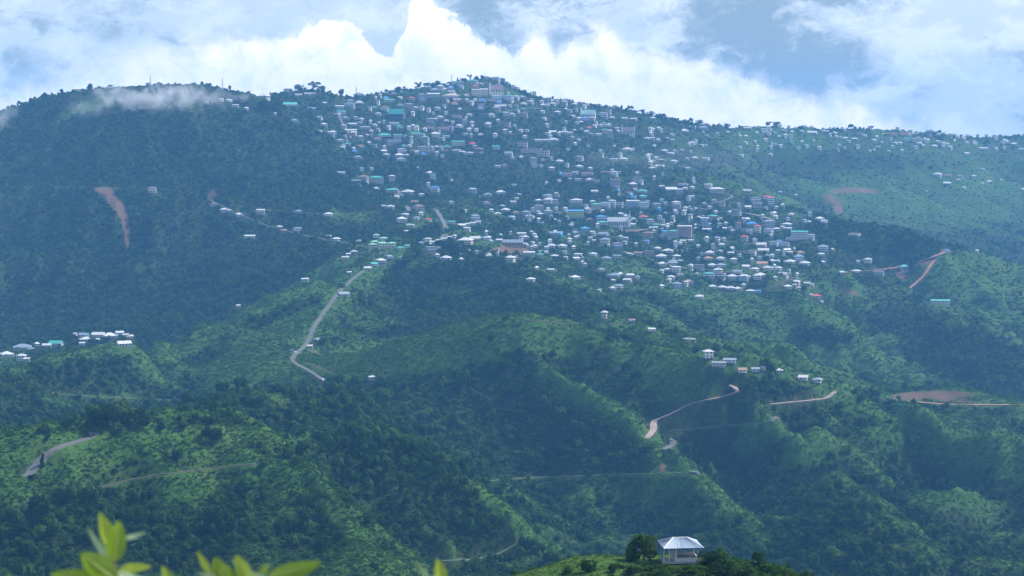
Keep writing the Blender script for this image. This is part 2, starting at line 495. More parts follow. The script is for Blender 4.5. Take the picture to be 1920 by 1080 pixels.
# grassland and woods: (x, y, radius x, radius y, tilt in degrees, value), distance range
GRASS = [
 (790,655,190,42,-12,1.2,1500,1850),(1230,680,90,18,0,.5,1500,1750),
 (1640,340,330,90,4,.65,3200,4400),
 (390,690,190,75,-22,.55,1500,2200),(640,560,90,60,-20,.35,1800,2300),(760,570,120,60,0,.25,1900,2300),(1150,780,160,70,30,.25,1300,1750),(1700,880,200,70,30,.2,1300,1700),

 (470,572,170,9,-18,2.2,1700,2200),(520,612,110,8,-20,1.8,1800,2100),(300,634,70,7,-12,1.8,1600,2000),(780,634,130,8,-14,1.2,1600,1900),(1120,640,90,8,20,.9,1600,1850),
 (700,652,150,16,-8,1.8,1500,2000),(930,615,130,24,-3,2.4,1500,1850),(860,640,150,30,-14,1.3,1500,1850),(1040,650,60,20,25,.9,1500,1850),
 (560,622,75,20,-20,1.1,1700,2100),(470,578,130,13,-18,1.2,1700,2200),(320,628,70,10,-14,1.1,1600,2000),(620,510,50,14,-25,.8,1900,2400),
 (450,705,95,30,-40,.8,1400,1900),(1270,668,80,10,0,1.2,1500,1800),
 (1160,760,60,10,38,.8,1400,1700),(1230,830,60,13,42,1.0,1400,1700),(1380,960,110,10,44,1.0,1200,1600),(1480,810,120,8,40,1.0,1300,1700),(1640,950,120,8,38,.5,1200,1700),
 (1640,755,110,16,8,1.3,1400,1750),(1800,795,150,13,14,1.1,1400,1750),(1900,835,40,18,20,1.0,1400,1750),
 (60,815,110,12,-3,1.4,850,1200),(430,818,120,12,2,1.2,950,1300),(300,815,110,14,0,.8,950,1300),(180,860,110,20,-20,.6,850,1200),
 (330,930,140,14,-12,.5,800,1200),(620,960,130,12,42,.6,900,1200),(720,1040,80,12,45,.6,900,1200),
 (1000,1010,130,12,40,.7,1000,1350),
 (1120,1068,120,14,-14,1.7,300,420),(1480,1075,90,10,10,1.0,300,420),
 (1850,500,90,20,12,1.6,2500,3000),(1880,530,90,18,15,1.3,2400,3000),(1800,540,60,30,30,.8,2300,3000),(1850,590,110,10,8,1.0,2300,2900),
 (1600,610,140,18,42,1.0,2000,2700),(1680,700,60,20,42,.9,2000,2500),(1420,585,150,12,14,1.0,2100,2700),(1530,580,30,14,40,1.3,2100,2700),
 (1600,550,60,16,10,.7,2200,2900),(1350,560,110,10,8,.9,2100,2700),(1540,660,80,20,30,.6,2000,2600),
 (1000,330,35,22,40,.8,2900,3400),(1430,285,90,30,8,.7,3300,4200),(1650,370,170,50,0,.45,3300,4200),(1850,400,90,40,0,.7,3300,4200),(1770,330,160,30,0,.4,3300,4200),
 (1400,345,90,10,20,.8,2900,3400),(760,425,60,12,-10,.9,2300,2900),(880,420,50,20,0,.4,2300,2900),(1050,530,70,10,8,.8,2200,2600),(1180,500,40,14,0,.8,2300,2700),
 (140,213,90,14,-24,1.3,2600,3100),(190,195,60,10,-15,.6,2600,3100),(220,160,60,5,0,1.6,2700,3100),(400,400,60,16,0,.5,2400,2800),(650,410,110,16,0,.5,2300,2800),(480,425,50,10,0,.6,2400,2800),
 (560,258,100,8,30,.4,2700,3100),(100,750,60,8,10,.5,1300,1700),(240,745,90,5,3,.6,1300,1700),
]
WOODS = [
 (700,560,80,40,-10,.6,1950,2350),(790,560,80,45,10,.6,1950,2300),(740,628,110,8,-10,1.0,1880,2100),(860,596,60,6,-12,1.0,1900,2150),(1050,585,90,12,14,.8,1900,2150),
 (430,645,120,13,-26,1.0,1500,2200),(510,655,60,18,-15,1.0,1500,2000),(320,745,130,26,-14,.8,1400,2000),(560,765,110,34,5,.9,1350,2000),(150,700,150,22,-8,.6,1300,1800),
 (700,735,90,28,10,.8,1350,1750),(640,590,40,30,-60,.4,1800,2300),(800,575,90,22,15,.5,1850,2300),(600,712,60,8,22,.8,1600,1900),
 (1150,870,110,36,10,.6,1350,1650),(1060,790,60,30,30,.7,1350,1700),
 (250,260,330,110,0,.75,2500,3300),(560,240,90,60,30,.5,2700,3300),(450,330,160,60,0,.5,2500,3100),
 (720,860,150,75,20,1.6,1000,1500),(640,800,70,40,0,1.2,1100,1600),(860,960,110,50,30,1.2,1000,1400),
 (1000,560,130,38,20,1.3,1900,2300),(870,500,80,30,10,1.1,2000,2400),(1000,760,200,110,10,.6,1350,1700),
 (1430,730,120,24,8,1.4,1550,1900),(1350,700,50,20,10,1.0,1550,1900),(1680,455,130,26,8,1.6,2600,3000),(1570,440,60,18,0,1.2,2600,3000),
 (1550,630,55,16,8,2.0,2000,2500),(1780,650,140,60,25,.9,1900,2600),(1860,700,90,40,10,.8,1900,2600),
 (1340,790,90,16,-5,1.0,1500,1750),(1520,940,180,70,20,.7,1250,1600),(1500,1060,200,40,10,.8,1200,1500),
 (200,420,300,90,0,.9,2100,2800),(350,560,260,60,-15,1.1,2000,2600),(100,580,200,50,0,1.0,1900,2600),(300,300,300,50,0,.5,2500,3000),(560,330,110,50,35,1.0,2600,3100),
 (1000,250,60,20,0,.9,3000,3600),(1130,240,100,20,8,.6,3000,3700),(1330,232,60,16,0,.5,3500,4000),(860,330,80,26,10,.9,2900,3300),(1600,300,200,20,4,.7,3500,4200),
 (1120,650,60,40,30,.8,1500,1900),(100,180,80,18,-30,1.0,2700,3100),(640,350,60,20,0,.8,2600,3000),(150,1000,260,70,0,.7,700,1000),(380,790,80,9,0,1.4,1000,1180),(210,785,70,10,0,1.3,1030,1250),
 (1420,1075,130,26,0,2.6,300,420),(1260,1085,80,18,0,1.2,300,420),
]


def blobs(lst):
    a = np.zeros_like(GZ)
    for x, y, rx, ry, deg, v, d0, d1 in lst:
        t = math.radians(deg)
        dx, dy = PX - x, PY - y
        p = (dx * math.cos(t) + dy * math.sin(t)) / rx
        q = (-dx * math.sin(t) + dy * math.cos(t)) / ry
        a += v * np.exp(-1.1 * (p * p + q * q)) * ((GY > d0) & (GY < d1))
    return a


_top = np.where((GY > 2700) & (GY < 5000), PY, 9e9).min(axis=0)[None, :]
SKYL = np.clip(1 - (PY - _top) / 14.0, 0, 1) * (GY > 2700) * (PX > 470) * (PX < 1960)
_n1 = fbm(GX / 90, GY / 90, 4, 51).reshape(GZ.shape)
_n2 = fbm(GX / 16, GY / 16, 3, 61).reshape(GZ.shape)
_n3 = fbm(GX / 420, GY / 420, 3, 71).reshape(GZ.shape)
VEG = np.clip(0.43 + 0.95 * np.clip(CURV, -0.6, 0.6) + 0.6 * _n1 + 0.4 * _n2 + 0.45 * _n3
              + 0.55 * blobs(GRASS) - 0.55 * blobs(WOODS) - 0.55 * SKYL * (fbm(GX / 40, GY / 40, 2, 91).reshape(GZ.shape) > -0.06), 0, 1)
VEG *= 1 - 0.28 * np.clip((GY - 2300) / 700, 0, 1) * (1 - np.clip(blobs([(1860, 520, 130, 40, 12, 2.0, 2300, 3000)]), 0, 1))      # 0 = closed woods, 1 = open grass
# ------------------------------------------------------------------ what stands where
# x, y of the foot and width in picture px, sort (h hip roof, g gable, m block, q block with galleries, l long row, s shed),
# storeys, roof colour, wall colour
HOUSES = '''
286 361 14 m 2 P w;400 386 13 h 1 P w;420 397 14 h 1 W w;430 398 7 s 1 W w;448 406 13 h 1 W w;489 401 17 l 2 W w;559 400 14 h 1 G b;616 405 16 h 1 W b;524 429 11 h 1 W p;533 436 13 h 1 G p
558 437 14 m 2 G w;468 446 22 l 1 W w;630 452 15 h 1 W b;617 446 9 s 1 W w;674 456 14 h 1 G b;655 480 13 s 1 W w;664 476 11 h 1 W k;648 486 14 l 1 W b;572 528 15 s 1 W w;447 577 9 s 1 W w;644 556 22 g 1 G k;655 515 9 s 1 W k
597 642 14 h 1 G k;581 654 11 s 1 W w;697 713 12 s 1 W w;1133 597 11 h 2 W w;1184 606 13 g 1 P k;1222 622 15 s 1 W w
1328 672 19 h 2 W w;1348 686 28 l 1 G w;1368 680 26 l 1 G b;1391 699 17 g 1 G w;1416 698 16 g 1 G w;1431 695 10 s 1 W w;1461 701 12 h 1 W w;1506 713 19 g 1 W b;1533 718 16 h 1 G w
12 669 25 h 1 W c;40 677 18 h 2 W w;42 656 36 h 1 G g;58 659 14 s 1 G w;69 649 9 h 1 W w;88 652 18 g 1 W w;106 648 28 g 1 T w;141 630 8 s 1 W w;158 632 20 g 1 G t;160 641 22 h 1 W g;185 632 26 g 1 W w;154 648 12 s 1 W w;205 634 28 h 1 W w;224 628 16 g 1 W w;236 632 12 s 1 W w;243 635 14 g 1 W c;232 650 28 g 1 W w;50 679 12 s 1 W w;183 640 8 s 1 W w
673 174 22 h 1 G g;540 171 16 m 2 W w;495 182 22 h 1 W w;560 180 14 l 1 W w;577 178 14 l 1 W w;588 177 10 s 1 W w;543 199 30 g 1 T w;588 206 24 l 1 G w;552 229 14 h 1 G b;598 223 14 h 1 G b;607 236 14 h 1 W w;617 251 22 l 1 W w;602 248 8 s 1 W w
637 205 18 l 2 W w;640 212 18 l 1 T w;656 201 18 m 2 G w;657 192 16 h 1 G w;674 195 17 h 1 W w;609 196 10 h 1 W w;634 217 13 h 1 W b;647 224 14 h 1 G w;667 223 12 h 1 G b;661 235 18 l 1 W w;675 232 10 s 1 W w;644 242 10 m 2 W w;685 241 20 l 1 G w;703 237 9 g 1 W w;711 232 7 s 1 W w;709 216 10 m 1 W w;722 208 14 m 2 G w;702 204 12 h 1 T g;722 177 12 h 1 G b;723 186 12 h 1 B w;729 190 22 l 1 T c;737 178 12 h 1 G p;744 169 10 h 1 G p;750 185 9 h 1 W w;772 190 12 m 2 R p;791 187 14 m 3 G b;767 202 16 m 2 G p;779 205 12 m 1 W p;750 200 14 h 1 G w;812 182 26 l 2 W w;815 172 18 h 1 G b;825 164 12 h 1 W w;832 158 12 l 1 W w;802 166 14 h 1 G w
739 234 20 l 1 G w;749 240 13 h 1 T w;774 238 9 h 1 W w;806 230 16 m 2 G w;816 226 10 h 1 W w;825 222 12 h 1 W w;837 229 10 h 1 W w;821 208 12 h 1 G w;780 253 22 l 1 T w;816 257 18 h 2 W c;806 242 18 l 1 P p;831 244 26 l 1 P p;721 257 28 h 1 T p;746 256 18 l 1 T p;737 270 28 m 2 G w;707 263 16 h 1 P w;662 255 14 h 2 W p;658 247 24 l 1 W w;676 263 10 m 2 W p;638 266 15 h 1 k w;651 273 13 h 1 T w;692 270 8 g 1 W w;701 275 10 m 1 W w;624 250 12 h 1 W w
642 279 10 h 1 W w;676 277 12 h 1 G b;664 287 12 h 1 B w;671 298 15 h 1 G w;696 291 12 s 1 G w;719 286 12 g 1 W w;725 297 13 m 2 W b;753 287 16 m 2 G w;749 294 20 h 1 W w;752 305 18 h 2 G w;763 294 8 m 1 W p;758 276 10 h 1 T w;794 283 22 m 2 P c;797 268 14 m 3 G g;794 291 10 h 1 B b;810 278 8 h 1 G w;818 278 8 h 1 W w;827 278 9 h 1 G w;840 278 17 h 1 T w;859 273 24 q 2 T c;856 284 16 s 1 W w;868 288 10 h 1 W w;881 290 12 m 1 W w;886 272 13 h 1 R p;890 277 9 h 1 T w;898 286 16 h 2 P k;782 317 7 s 1 W w;697 319 9 h 1 T w;678 319 8 h 1 G w;640 327 15 g 1 G w;681 339 18 m 2 G k;706 343 26 m 2 T w;735 338 12 m 2 W w;668 347 17 q 2 G k;705 357 14 h 1 W w;735 368 24 m 3 T p;765 363 23 h 1 W w;742 372 14 h 1 W w;806 327 14 h 1 W w;811 338 10 m 3 W w;803 351 6 m 2 W w;815 359 16 m 2 B w;847 341 5 s 1 W w
930 281 14 g 2 T w;954 290 16 g 1 G w;961 298 9 h 1 G w;934 314 13 s 1 W w;946 312 10 h 1 P w;977 297 8 h 1 W w;1000 304 13 m 2 G w;1002 312 11 m 1 W w;1018 302 8 h 1 G p;1049 305 13 h 1 W w;1034 318 12 h 1 W w;964 349 10 l 1 k w;886 362 14 m 2 W b;914 368 17 h 1 G w;939 367 18 h 2 W b;1009 265 14 l 1 W w;1023 265 14 l 1 W w;1038 265 19 h 1 W w;1036 250 15 g 1 W w;1056 250 18 l 1 W w;947 250 10 h 2 W p;976 247 9 h 1 W w;988 247 9 h 1 P w;951 237 12 m 2 W p;915 239 10 h 2 W w;879 245 9 g 1 W w;861 238 13 h 1 W w;893 245 8 h 1 W w;874 254 12 h 1 G w;836 258 14 l 1 k w;901 255 10 h 1 W p
929 152 16 m 2 G w;911 147 16 h 1 P b;927 145 20 h 1 P w;940 148 13 m 2 B k;948 157 13 h 1 T w;886 158 20 m 2 T g;901 160 12 h 1 G g;891 168 11 m 2 R p;893 179 17 q 3 W c;907 178 14 q 3 W c;930 188 19 m 2 G w;954 190 17 m 3 T b;967 184 12 m 1 W w;967 169 14 g 1 P w;965 162 10 h 1 G w;982 173 13 h 1 G w;847 174 14 l 1 W c;829 158 10 l 1 W w;823 166 15 h 1 G g;852 160 12 m 2 T w;863 160 12 m 2 G w;845 168 12 h 1 B w;857 189 16 l 1 W w;851 197 14 h 1 G c;904 191 15 h 1 B w;902 198 12 m 1 G w;900 206 12 h 1 G b;920 189 14 l 1 P w;936 195 10 h 1 B w;938 201 24 l 1 W k;931 208 13 m 2 W p;956 200 9 h 1 T w;968 200 7 m 1 G w;981 207 8 m 1 T w;970 209 9 h 1 B w;949 215 14 m 1 G w;960 217 12 h 1 W w;982 219 14 m 2 P p;922 221 11 h 2 W w;934 228 8 h 1 W w;915 234 12 h 1 W w;951 234 12 m 1 P w;880 218 10 m 1 W w;856 220 20 l 1 P w;862 207 8 h 1 W p;820 206 13 h 1 G w;803 229 9 h 1 W w;817 226 8 h 1 W w;849 231 7 h 1 W w;870 232 7 m 2 G w;885 232 9 h 1 W c;861 240 14 h 1 W w;847 241 13 h 1 P w;880 244 9 h 1 W w;982 197 12 h 1 W w;995 193 11 h 1 W w;979 186 12 h 1 G w;1016 192 9 h 1 W w;1025 184 12 h 1 G w;1019 200 14 h 1 W w;1036 197 12 h 1 W w;1017 211 9 h 1 W w
1062 184 20 m 1 P k;1022 186 10 h 1 W w;1030 190 9 m 2 W w;1044 188 10 h 1 G w;1058 200 10 m 3 W c;1077 198 10 h 1 W w;1087 192 11 h 1 P w;1097 193 11 m 1 G w;1122 199 11 h 1 P w;1045 213 14 h 1 W w;1068 209 10 h 1 G w;1073 221 13 h 1 W w;1061 207 7 h 1 W w;1085 227 10 h 2 W w;1097 227 13 h 2 B w;1110 224 10 m 1 W p;1131 222 16 m 3 G w;1141 212 9 m 2 W w;1147 223 11 h 1 W w;1146 204 12 h 1 G w;1153 200 9 s 1 W w;1171 224 12 l 1 W w;1188 225 14 l 1 W w;1224 224 13 h 1 W w;1208 210 7 s 1 W w;1104 242 11 h 1 R w;1115 238 9 h 1 W w;1126 237 9 h 1 W w;1133 234 8 h 1 G w;1141 236 9 h 1 W w;1090 244 7 h 1 B b;1099 249 10 h 1 W w;1133 250 13 m 2 T w;1144 258 10 m 4 W c;1122 254 12 l 1 W w;1108 254 10 h 1 G w;1157 242 9 s 1 W w;1159 248 7 h 1 W w;1068 251 11 l 1 W w
1213 262 11 h 1 W w;1223 261 10 l 1 W w;1234 264 9 h 1 W w;1152 276 6 s 1 W w;1176 283 20 h 1 W w;1217 293 13 h 1 W w;1126 294 11 m 2 G w;1150 301 17 l 1 G w;1169 301 15 h 1 W w;1230 298 8 h 1 W w;1223 305 14 h 1 G p;1241 302 12 s 1 W w;1246 285 12 h 1 W w;1259 290 11 g 1 W w;1265 285 10 h 1 G w;1278 283 8 s 1 W w;1263 305 14 h 1 W w;1289 299 7 s 1 W w;1303 299 13 h 1 W w;1323 299 15 s 1 W w;1238 313 16 s 1 W w;1223 318 12 h 1 W w;1289 317 10 s 1 W w;1297 270 12 h 1 W w;1283 248 19 h 1 W w;1298 240 15 l 1 W w;1260 254 8 s 1 W w;1251 261 7 s 1 W w;1261 264 7 s 1 W w;1326 257 11 h 1 G w;1318 242 18 m 1 G w;1324 234 16 h 1 P w
1064 329 22 l 1 P w;1101 328 24 l 1 P w;1078 326 14 s 1 W w;1136 326 24 l 1 P k;1148 321 7 s 1 W w;1152 330 12 m 2 W w;1086 315 14 h 1 W w;1087 301 13 m 2 G w;1084 339 13 l 1 k w;1105 340 14 h 1 W w;1119 342 9 m 1 W w;1069 338 5 s 1 W w;1153 348 17 m 3 W p;1156 352 10 l 1 k w;1186 348 16 h 1 W w;1192 340 18 m 2 G p;1115 362 14 g 1 W w;1204 362 20 h 1 T p;1205 371 14 h 1 T p;1191 357 7 s 1 W w;1181 364 13 l 1 P w;1159 359 7 h 1 B b;1185 389 21 q 3 W b;1207 392 18 m 3 G k;1231 390 15 m 2 G w;1235 396 6 s 1 B b;1268 387 17 m 2 W p;1241 352 12 s 1 W w;1258 358 24 g 1 W k;1274 363 13 m 2 W w;1281 348 20 s 1 P w;1284 356 10 h 1 W w;1298 354 9 h 1 W w;1297 371 12 s 1 W w;1328 349 16 s 1 W w
1081 383 22 m 2 W w;1079 408 30 q 3 B y;1117 391 16 m 2 T w;1111 381 10 h 1 W w;1134 389 20 m 2 G k;1148 388 12 m 3 W w;1160 388 16 m 2 G w;1099 389 9 h 1 G w;1043 370 8 m 2 W w;1010 379 13 h 1 W w;1028 381 17 h 2 W w;1041 383 10 m 2 G w;1027 370 16 h 1 G w;1045 370 8 s 1 W w;1010 394 18 m 2 P c;986 405 17 h 2 G w;1028 403 17 h 2 G w;1013 405 10 m 1 W w;1047 402 13 m 1 G w;967 402 13 h 1 G w;962 411 7 h 1 W w;988 416 16 s 1 G w;974 367 8 s 1 W w;969 375 8 s 1 W w
1105 415 14 h 1 P w;1127 414 18 m 2 B k;1130 425 19 m 2 T k;1163 404 12 h 1 W c;1206 410 16 h 1 R w;1219 420 13 m 2 G w;1230 425 14 h 1 T w;1188 417 12 h 1 W w;1187 423 10 s 1 W w;1097 436 17 h 2 B w;1042 440 28 l 1 k w;1051 445 7 s 1 B b;1084 440 22 g 1 G w;1111 438 10 s 1 W w;1132 442 20 g 1 G w;1068 452 9 h 1 W w;1080 448 8 h 1 W w;1107 449 9 s 1 W w;1114 454 7 s 1 W w;1134 457 20 h 2 G w;1157 465 17 m 2 P k;1164 447 8 h 1 W w;1173 449 10 s 1 W w;1034 464 14 h 1 W b;1054 465 18 h 1 W b;985 448 12 h 1 W w;978 441 18 l 1 W w;1004 465 9 g 1 W w;1025 467 10 s 1 W w;1019 477 20 g 1 G b;992 481 24 l 2 W w;1013 481 13 h 1 T w;1040 484 15 h 1 W w;965 484 14 l 1 P w;1084 480 16 s 1 W w;1080 488 13 g 1 W w;1061 486 8 s 1 W w;1112 480 14 h 1 W b;1137 488 18 h 1 G w;1157 483 17 l 1 k w
1197 477 17 l 1 G p;1181 479 11 s 1 W w;1217 480 18 m 2 P p;1233 469 12 h 1 W w;1252 474 21 h 1 W b;1240 484 21 h 1 W w;1269 484 15 h 1 W w;1275 473 9 s 1 W w;1281 455 11 g 1 W w;1295 454 12 s 1 W w;1262 446 19 m 3 T w;1247 442 12 m 2 B w;1215 445 18 m 2 G p;1212 456 10 m 1 B w;1241 444 8 s 1 W w;1225 430 18 s 1 W w;1244 425 10 s 1 W w;1252 424 7 h 1 W w;1284 442 26 q 4 W p
1328 350 16 s 1 W w;1344 362 28 m 2 W w;1296 372 12 s 1 W w;1401 360 17 l 1 W w;1446 386 12 m 4 R w;1437 376 12 m 2 R w;1417 378 18 m 2 G w;1420 389 17 m 2 W w;1467 387 9 h 1 W w;1462 362 10 s 1 W w;1492 368 7 h 1 W b;1484 405 10 h 1 W w;1508 416 9 h 1 G w;1517 419 7 h 1 W w;1537 413 15 h 1 W b;1546 418 13 g 1 W w;1475 424 17 h 1 W b;1467 428 8 s 1 W w;1477 431 16 l 1 W w;1448 403 9 g 1 W w;1454 409 9 h 1 W w;1402 391 13 g 1 W w;1381 405 16 m 3 G w;1354 387 11 m 2 G c;1339 379 11 h 1 G w;1269 391 14 m 2 G p;1320 384 5 s 1 W w;1321 426 15 q 4 W b;1337 413 18 m 2 T p;1325 433 18 l 1 W w;1350 412 9 s 1 W w;1354 431 20 l 1 W k;1398 414 15 g 1 W w;1385 426 10 m 2 N c;1409 423 21 h 1 B w;1420 436 11 m 3 R w;1380 432 12 m 1 P w;1396 434 14 m 1 P w;1441 427 20 m 3 G k;1441 438 15 m 2 G w;1456 433 12 m 1 W w;1369 430 8 h 1 R w;1499 448 31 q 3 T w;1481 450 15 l 1 W w;1520 449 13 m 2 G w;1343 454 13 m 2 G w;1396 452 12 m 2 R w;1353 462 12 h 1 W w;1309 464 8 h 1 W w;1428 462 21 g 1 W w;1431 473 23 g 1 W w;1410 479 15 m 2 G w;1452 462 15 m 2 G b;1461 455 10 s 1 B b;1472 464 16 m 2 P k;1475 472 15 g 1 W w;1481 476 11 l 1 W w;1500 477 15 h 1 G w;1459 473 9 s 1 W w
1543 470 19 h 2 G b;1561 470 5 s 1 W w;1540 480 12 h 1 W w;1541 495 13 h 1 W w;1498 489 19 h 2 G b;1481 494 19 h 1 W w;1509 497 19 h 1 W b;1448 493 15 h 1 W w;1459 492 7 s 1 W w;1331 477 16 h 1 W w;1318 479 11 m 1 G w;1350 475 15 h 1 G w;1370 477 13 l 1 W w;1328 488 17 h 1 N w;1351 488 15 h 1 W w;1376 494 13 h 2 W w;1261 497 20 h 1 G w;1276 492 8 s 1 W w;1335 501 16 h 1 W w;1352 501 18 h 1 G w;1267 510 17 m 2 W w;1311 506 18 m 2 P b;1346 514 18 h 2 W w;1398 503 15 g 1 W w;1428 498 23 g 1 G w;1415 508 15 h 1 W w;1439 506 17 h 1 W w;1459 506 13 h 1 W w;1383 513 18 g 1 G w;1426 519 18 h 1 W w;1468 518 22 g 1 W w;1579 514 10 h 1 W w
1329 522 19 m 2 T w;1351 522 18 m 2 P k;1373 526 19 h 2 W w;1394 526 19 h 2 W b;1405 522 4 s 1 W w;1420 525 16 h 2 W w;1258 523 14 h 1 W w;1275 518 13 l 1 G w;1290 536 18 h 2 G w;1269 541 18 h 2 G b;1336 541 14 h 1 W w;1354 543 18 h 1 W w;1369 544 17 h 1 W w;1383 545 15 h 1 W w;1407 550 16 m 1 W w;1421 549 11 l 1 B k;1477 541 15 h 1 W w;1492 532 16 h 1 W w;1490 538 8 s 1 W w;1514 535 13 g 1 W w;1523 537 6 s 1 W w;1531 559 16 h 1 R w;1521 556 7 s 1 W w;1541 569 5 s 1 W w;1311 560 16 h 1 W w;1627 494 15 h 2 W w;1605 512 16 h 1 W w;1648 517 21 l 2 P b;1609 493 6 s 1 W w;1695 504 20 h 1 T w;1763 569 35 q 1 T c;1776 473 8 s 1 B b;1832 473 6 s 1 W w
936 454 13 g 1 W w;984 460 9 s 1 W w;917 484 9 m 1 W w;957 492 19 h 2 W w;995 528 16 h 1 W w;1078 524 17 h 1 W w;1033 509 14 l 1 W b;1006 506 7 h 1 W w;1046 511 5 s 1 W w;1092 495 7 g 1 W w;1097 499 7 h 1 W w;1127 509 11 h 1 G w;1152 520 21 h 1 G p;1163 517 9 g 1 W w;1181 520 16 g 1 W w;1177 529 17 g 1 W w;1195 523 9 h 1 G w;1160 540 16 h 1 G w;1149 544 11 h 1 W w;1150 529 7 s 1 W w;1124 548 7 s 1 W w;1241 498 16 h 1 W w;1262 494 18 h 1 G w;1252 509 12 h 1 W w;1254 528 9 h 1 W w
751 469 14 h 1 T c;763 465 10 g 1 T c;772 470 11 h 1 G c;714 497 17 h 2 W w;701 499 14 g 1 T w;689 507 14 g 1 W w;730 485 13 h 1 G b;754 487 12 h 1 G w;836 488 21 h 1 W b;820 482 9 g 1 W w;807 473 18 m 2 G w;822 469 7 m 1 W w;802 462 12 m 3 W w;790 460 10 m 1 G w;813 457 10 l 1 W w;823 454 10 l 1 W w;833 451 10 l 1 W w;843 448 9 l 1 W w;852 446 7 g 1 W w;873 462 29 h 2 W w;890 451 22 g 1 W w;865 490 9 g 1 W w;846 419 16 l 1 T w;865 426 16 g 1 W w;876 432 13 g 1 W w;877 423 10 l 1 W w;887 421 10 l 1 W w;897 419 10 l 1 W w;891 413 15 m 2 G w;870 398 10 h 1 W w;760 406 13 h 1 W w;753 418 18 h 2 W w;762 437 7 s 1 W w;766 425 8 s 1 W w;773 425 8 s 1 W w;781 412 12 h 1 G w;789 403 9 g 1 W w;785 391 20 h 1 P p;804 415 10 g 1 R w;732 391 15 h 1 W b;719 389 9 s 1 W w;912 383 13 h 1 P w;962 381 11 l 1 W w;941 390 14 h 1 W w;948 397 18 h 1 W w;933 404 13 h 1 W w;921 397 9 g 1 W w;846 382 9 h 1 k w;959 410 11 g 1 G w;896 372 9 g 1 W w;910 450 15 h 1 G g;920 455 10 s 1 W w;790 372 10 m 2 W w;777 381 14 l 1 G w
1402 242 16 l 1 W w;1419 251 8 g 1 W w;1388 257 7 h 1 W w;1398 269 8 h 1 W w;1387 277 8 s 1 W w;1390 293 8 h 1 W w;1436 264 9 h 1 W w;1440 240 11 h 1 W w;1445 292 9 h 1 W w;1461 258 8 h 1 W w;1523 251 19 g 1 W w;1548 248 13 l 1 W w;1565 251 9 h 1 W w;1503 248 10 h 1 W w;1585 261 10 g 1 W w;1602 263 12 h 1 W w;1613 252 12 l 1 P w;1621 256 8 h 1 W w;1644 258 8 h 1 W w;1639 265 10 h 1 W w;1646 277 9 s 1 W w;1667 285 7 s 1 W w;1657 264 12 m 1 G p;1679 270 8 h 1 W w;1688 270 8 h 1 W w;1700 265 12 m 2 T b;1714 266 11 m 2 G w;1724 271 11 h 1 W w;1707 274 8 m 1 P w;1740 264 9 h 1 W w;1758 267 10 h 1 W w;1752 276 12 h 1 W w;1781 280 9 h 2 W w;1782 258 7 h 1 W w;1795 258 8 h 1 W w;1806 260 9 h 1 W c;1813 269 10 h 1 W w;1828 271 10 h 1 W w;1844 280 18 l 1 W w;1858 276 15 m 1 P w;1880 268 10 h 1 G w;1813 290 12 h 1 W w;1470 247 11 h 1 G w;1485 249 9 h 1 W w;1900 272 12 h 1 W w;1914 281 10 l 1 W w
1758 332 16 h 2 W w;1778 331 14 l 1 G w;1776 346 15 g 1 W w;1800 333 12 h 1 P w;1797 339 9 s 1 W w;1826 332 10 h 1 W w;1855 343 13 h 1 W w;1842 346 7 s 1 W w;1878 339 7 s 1 W w;1807 354 8 h 1 W w;1842 319 10 g 1 P w;1737 361 6 s 1 W p;1917 357 8 h 1 W w;1602 442 24 s 1 P c
145 167 9 h 1 W w;278 160 10 h 1 G w;415 189 9 h 1 W w;429 191 12 h 1 W w;442 200 13 l 1 W w;388 194 7 s 1 W w;462 206 9 h 1 W w;516 215 6 s 1 W w;1697 512 14 l 1 P b;1365 250 9 h 1 W w;1345 252 8 h 1 G w
'''

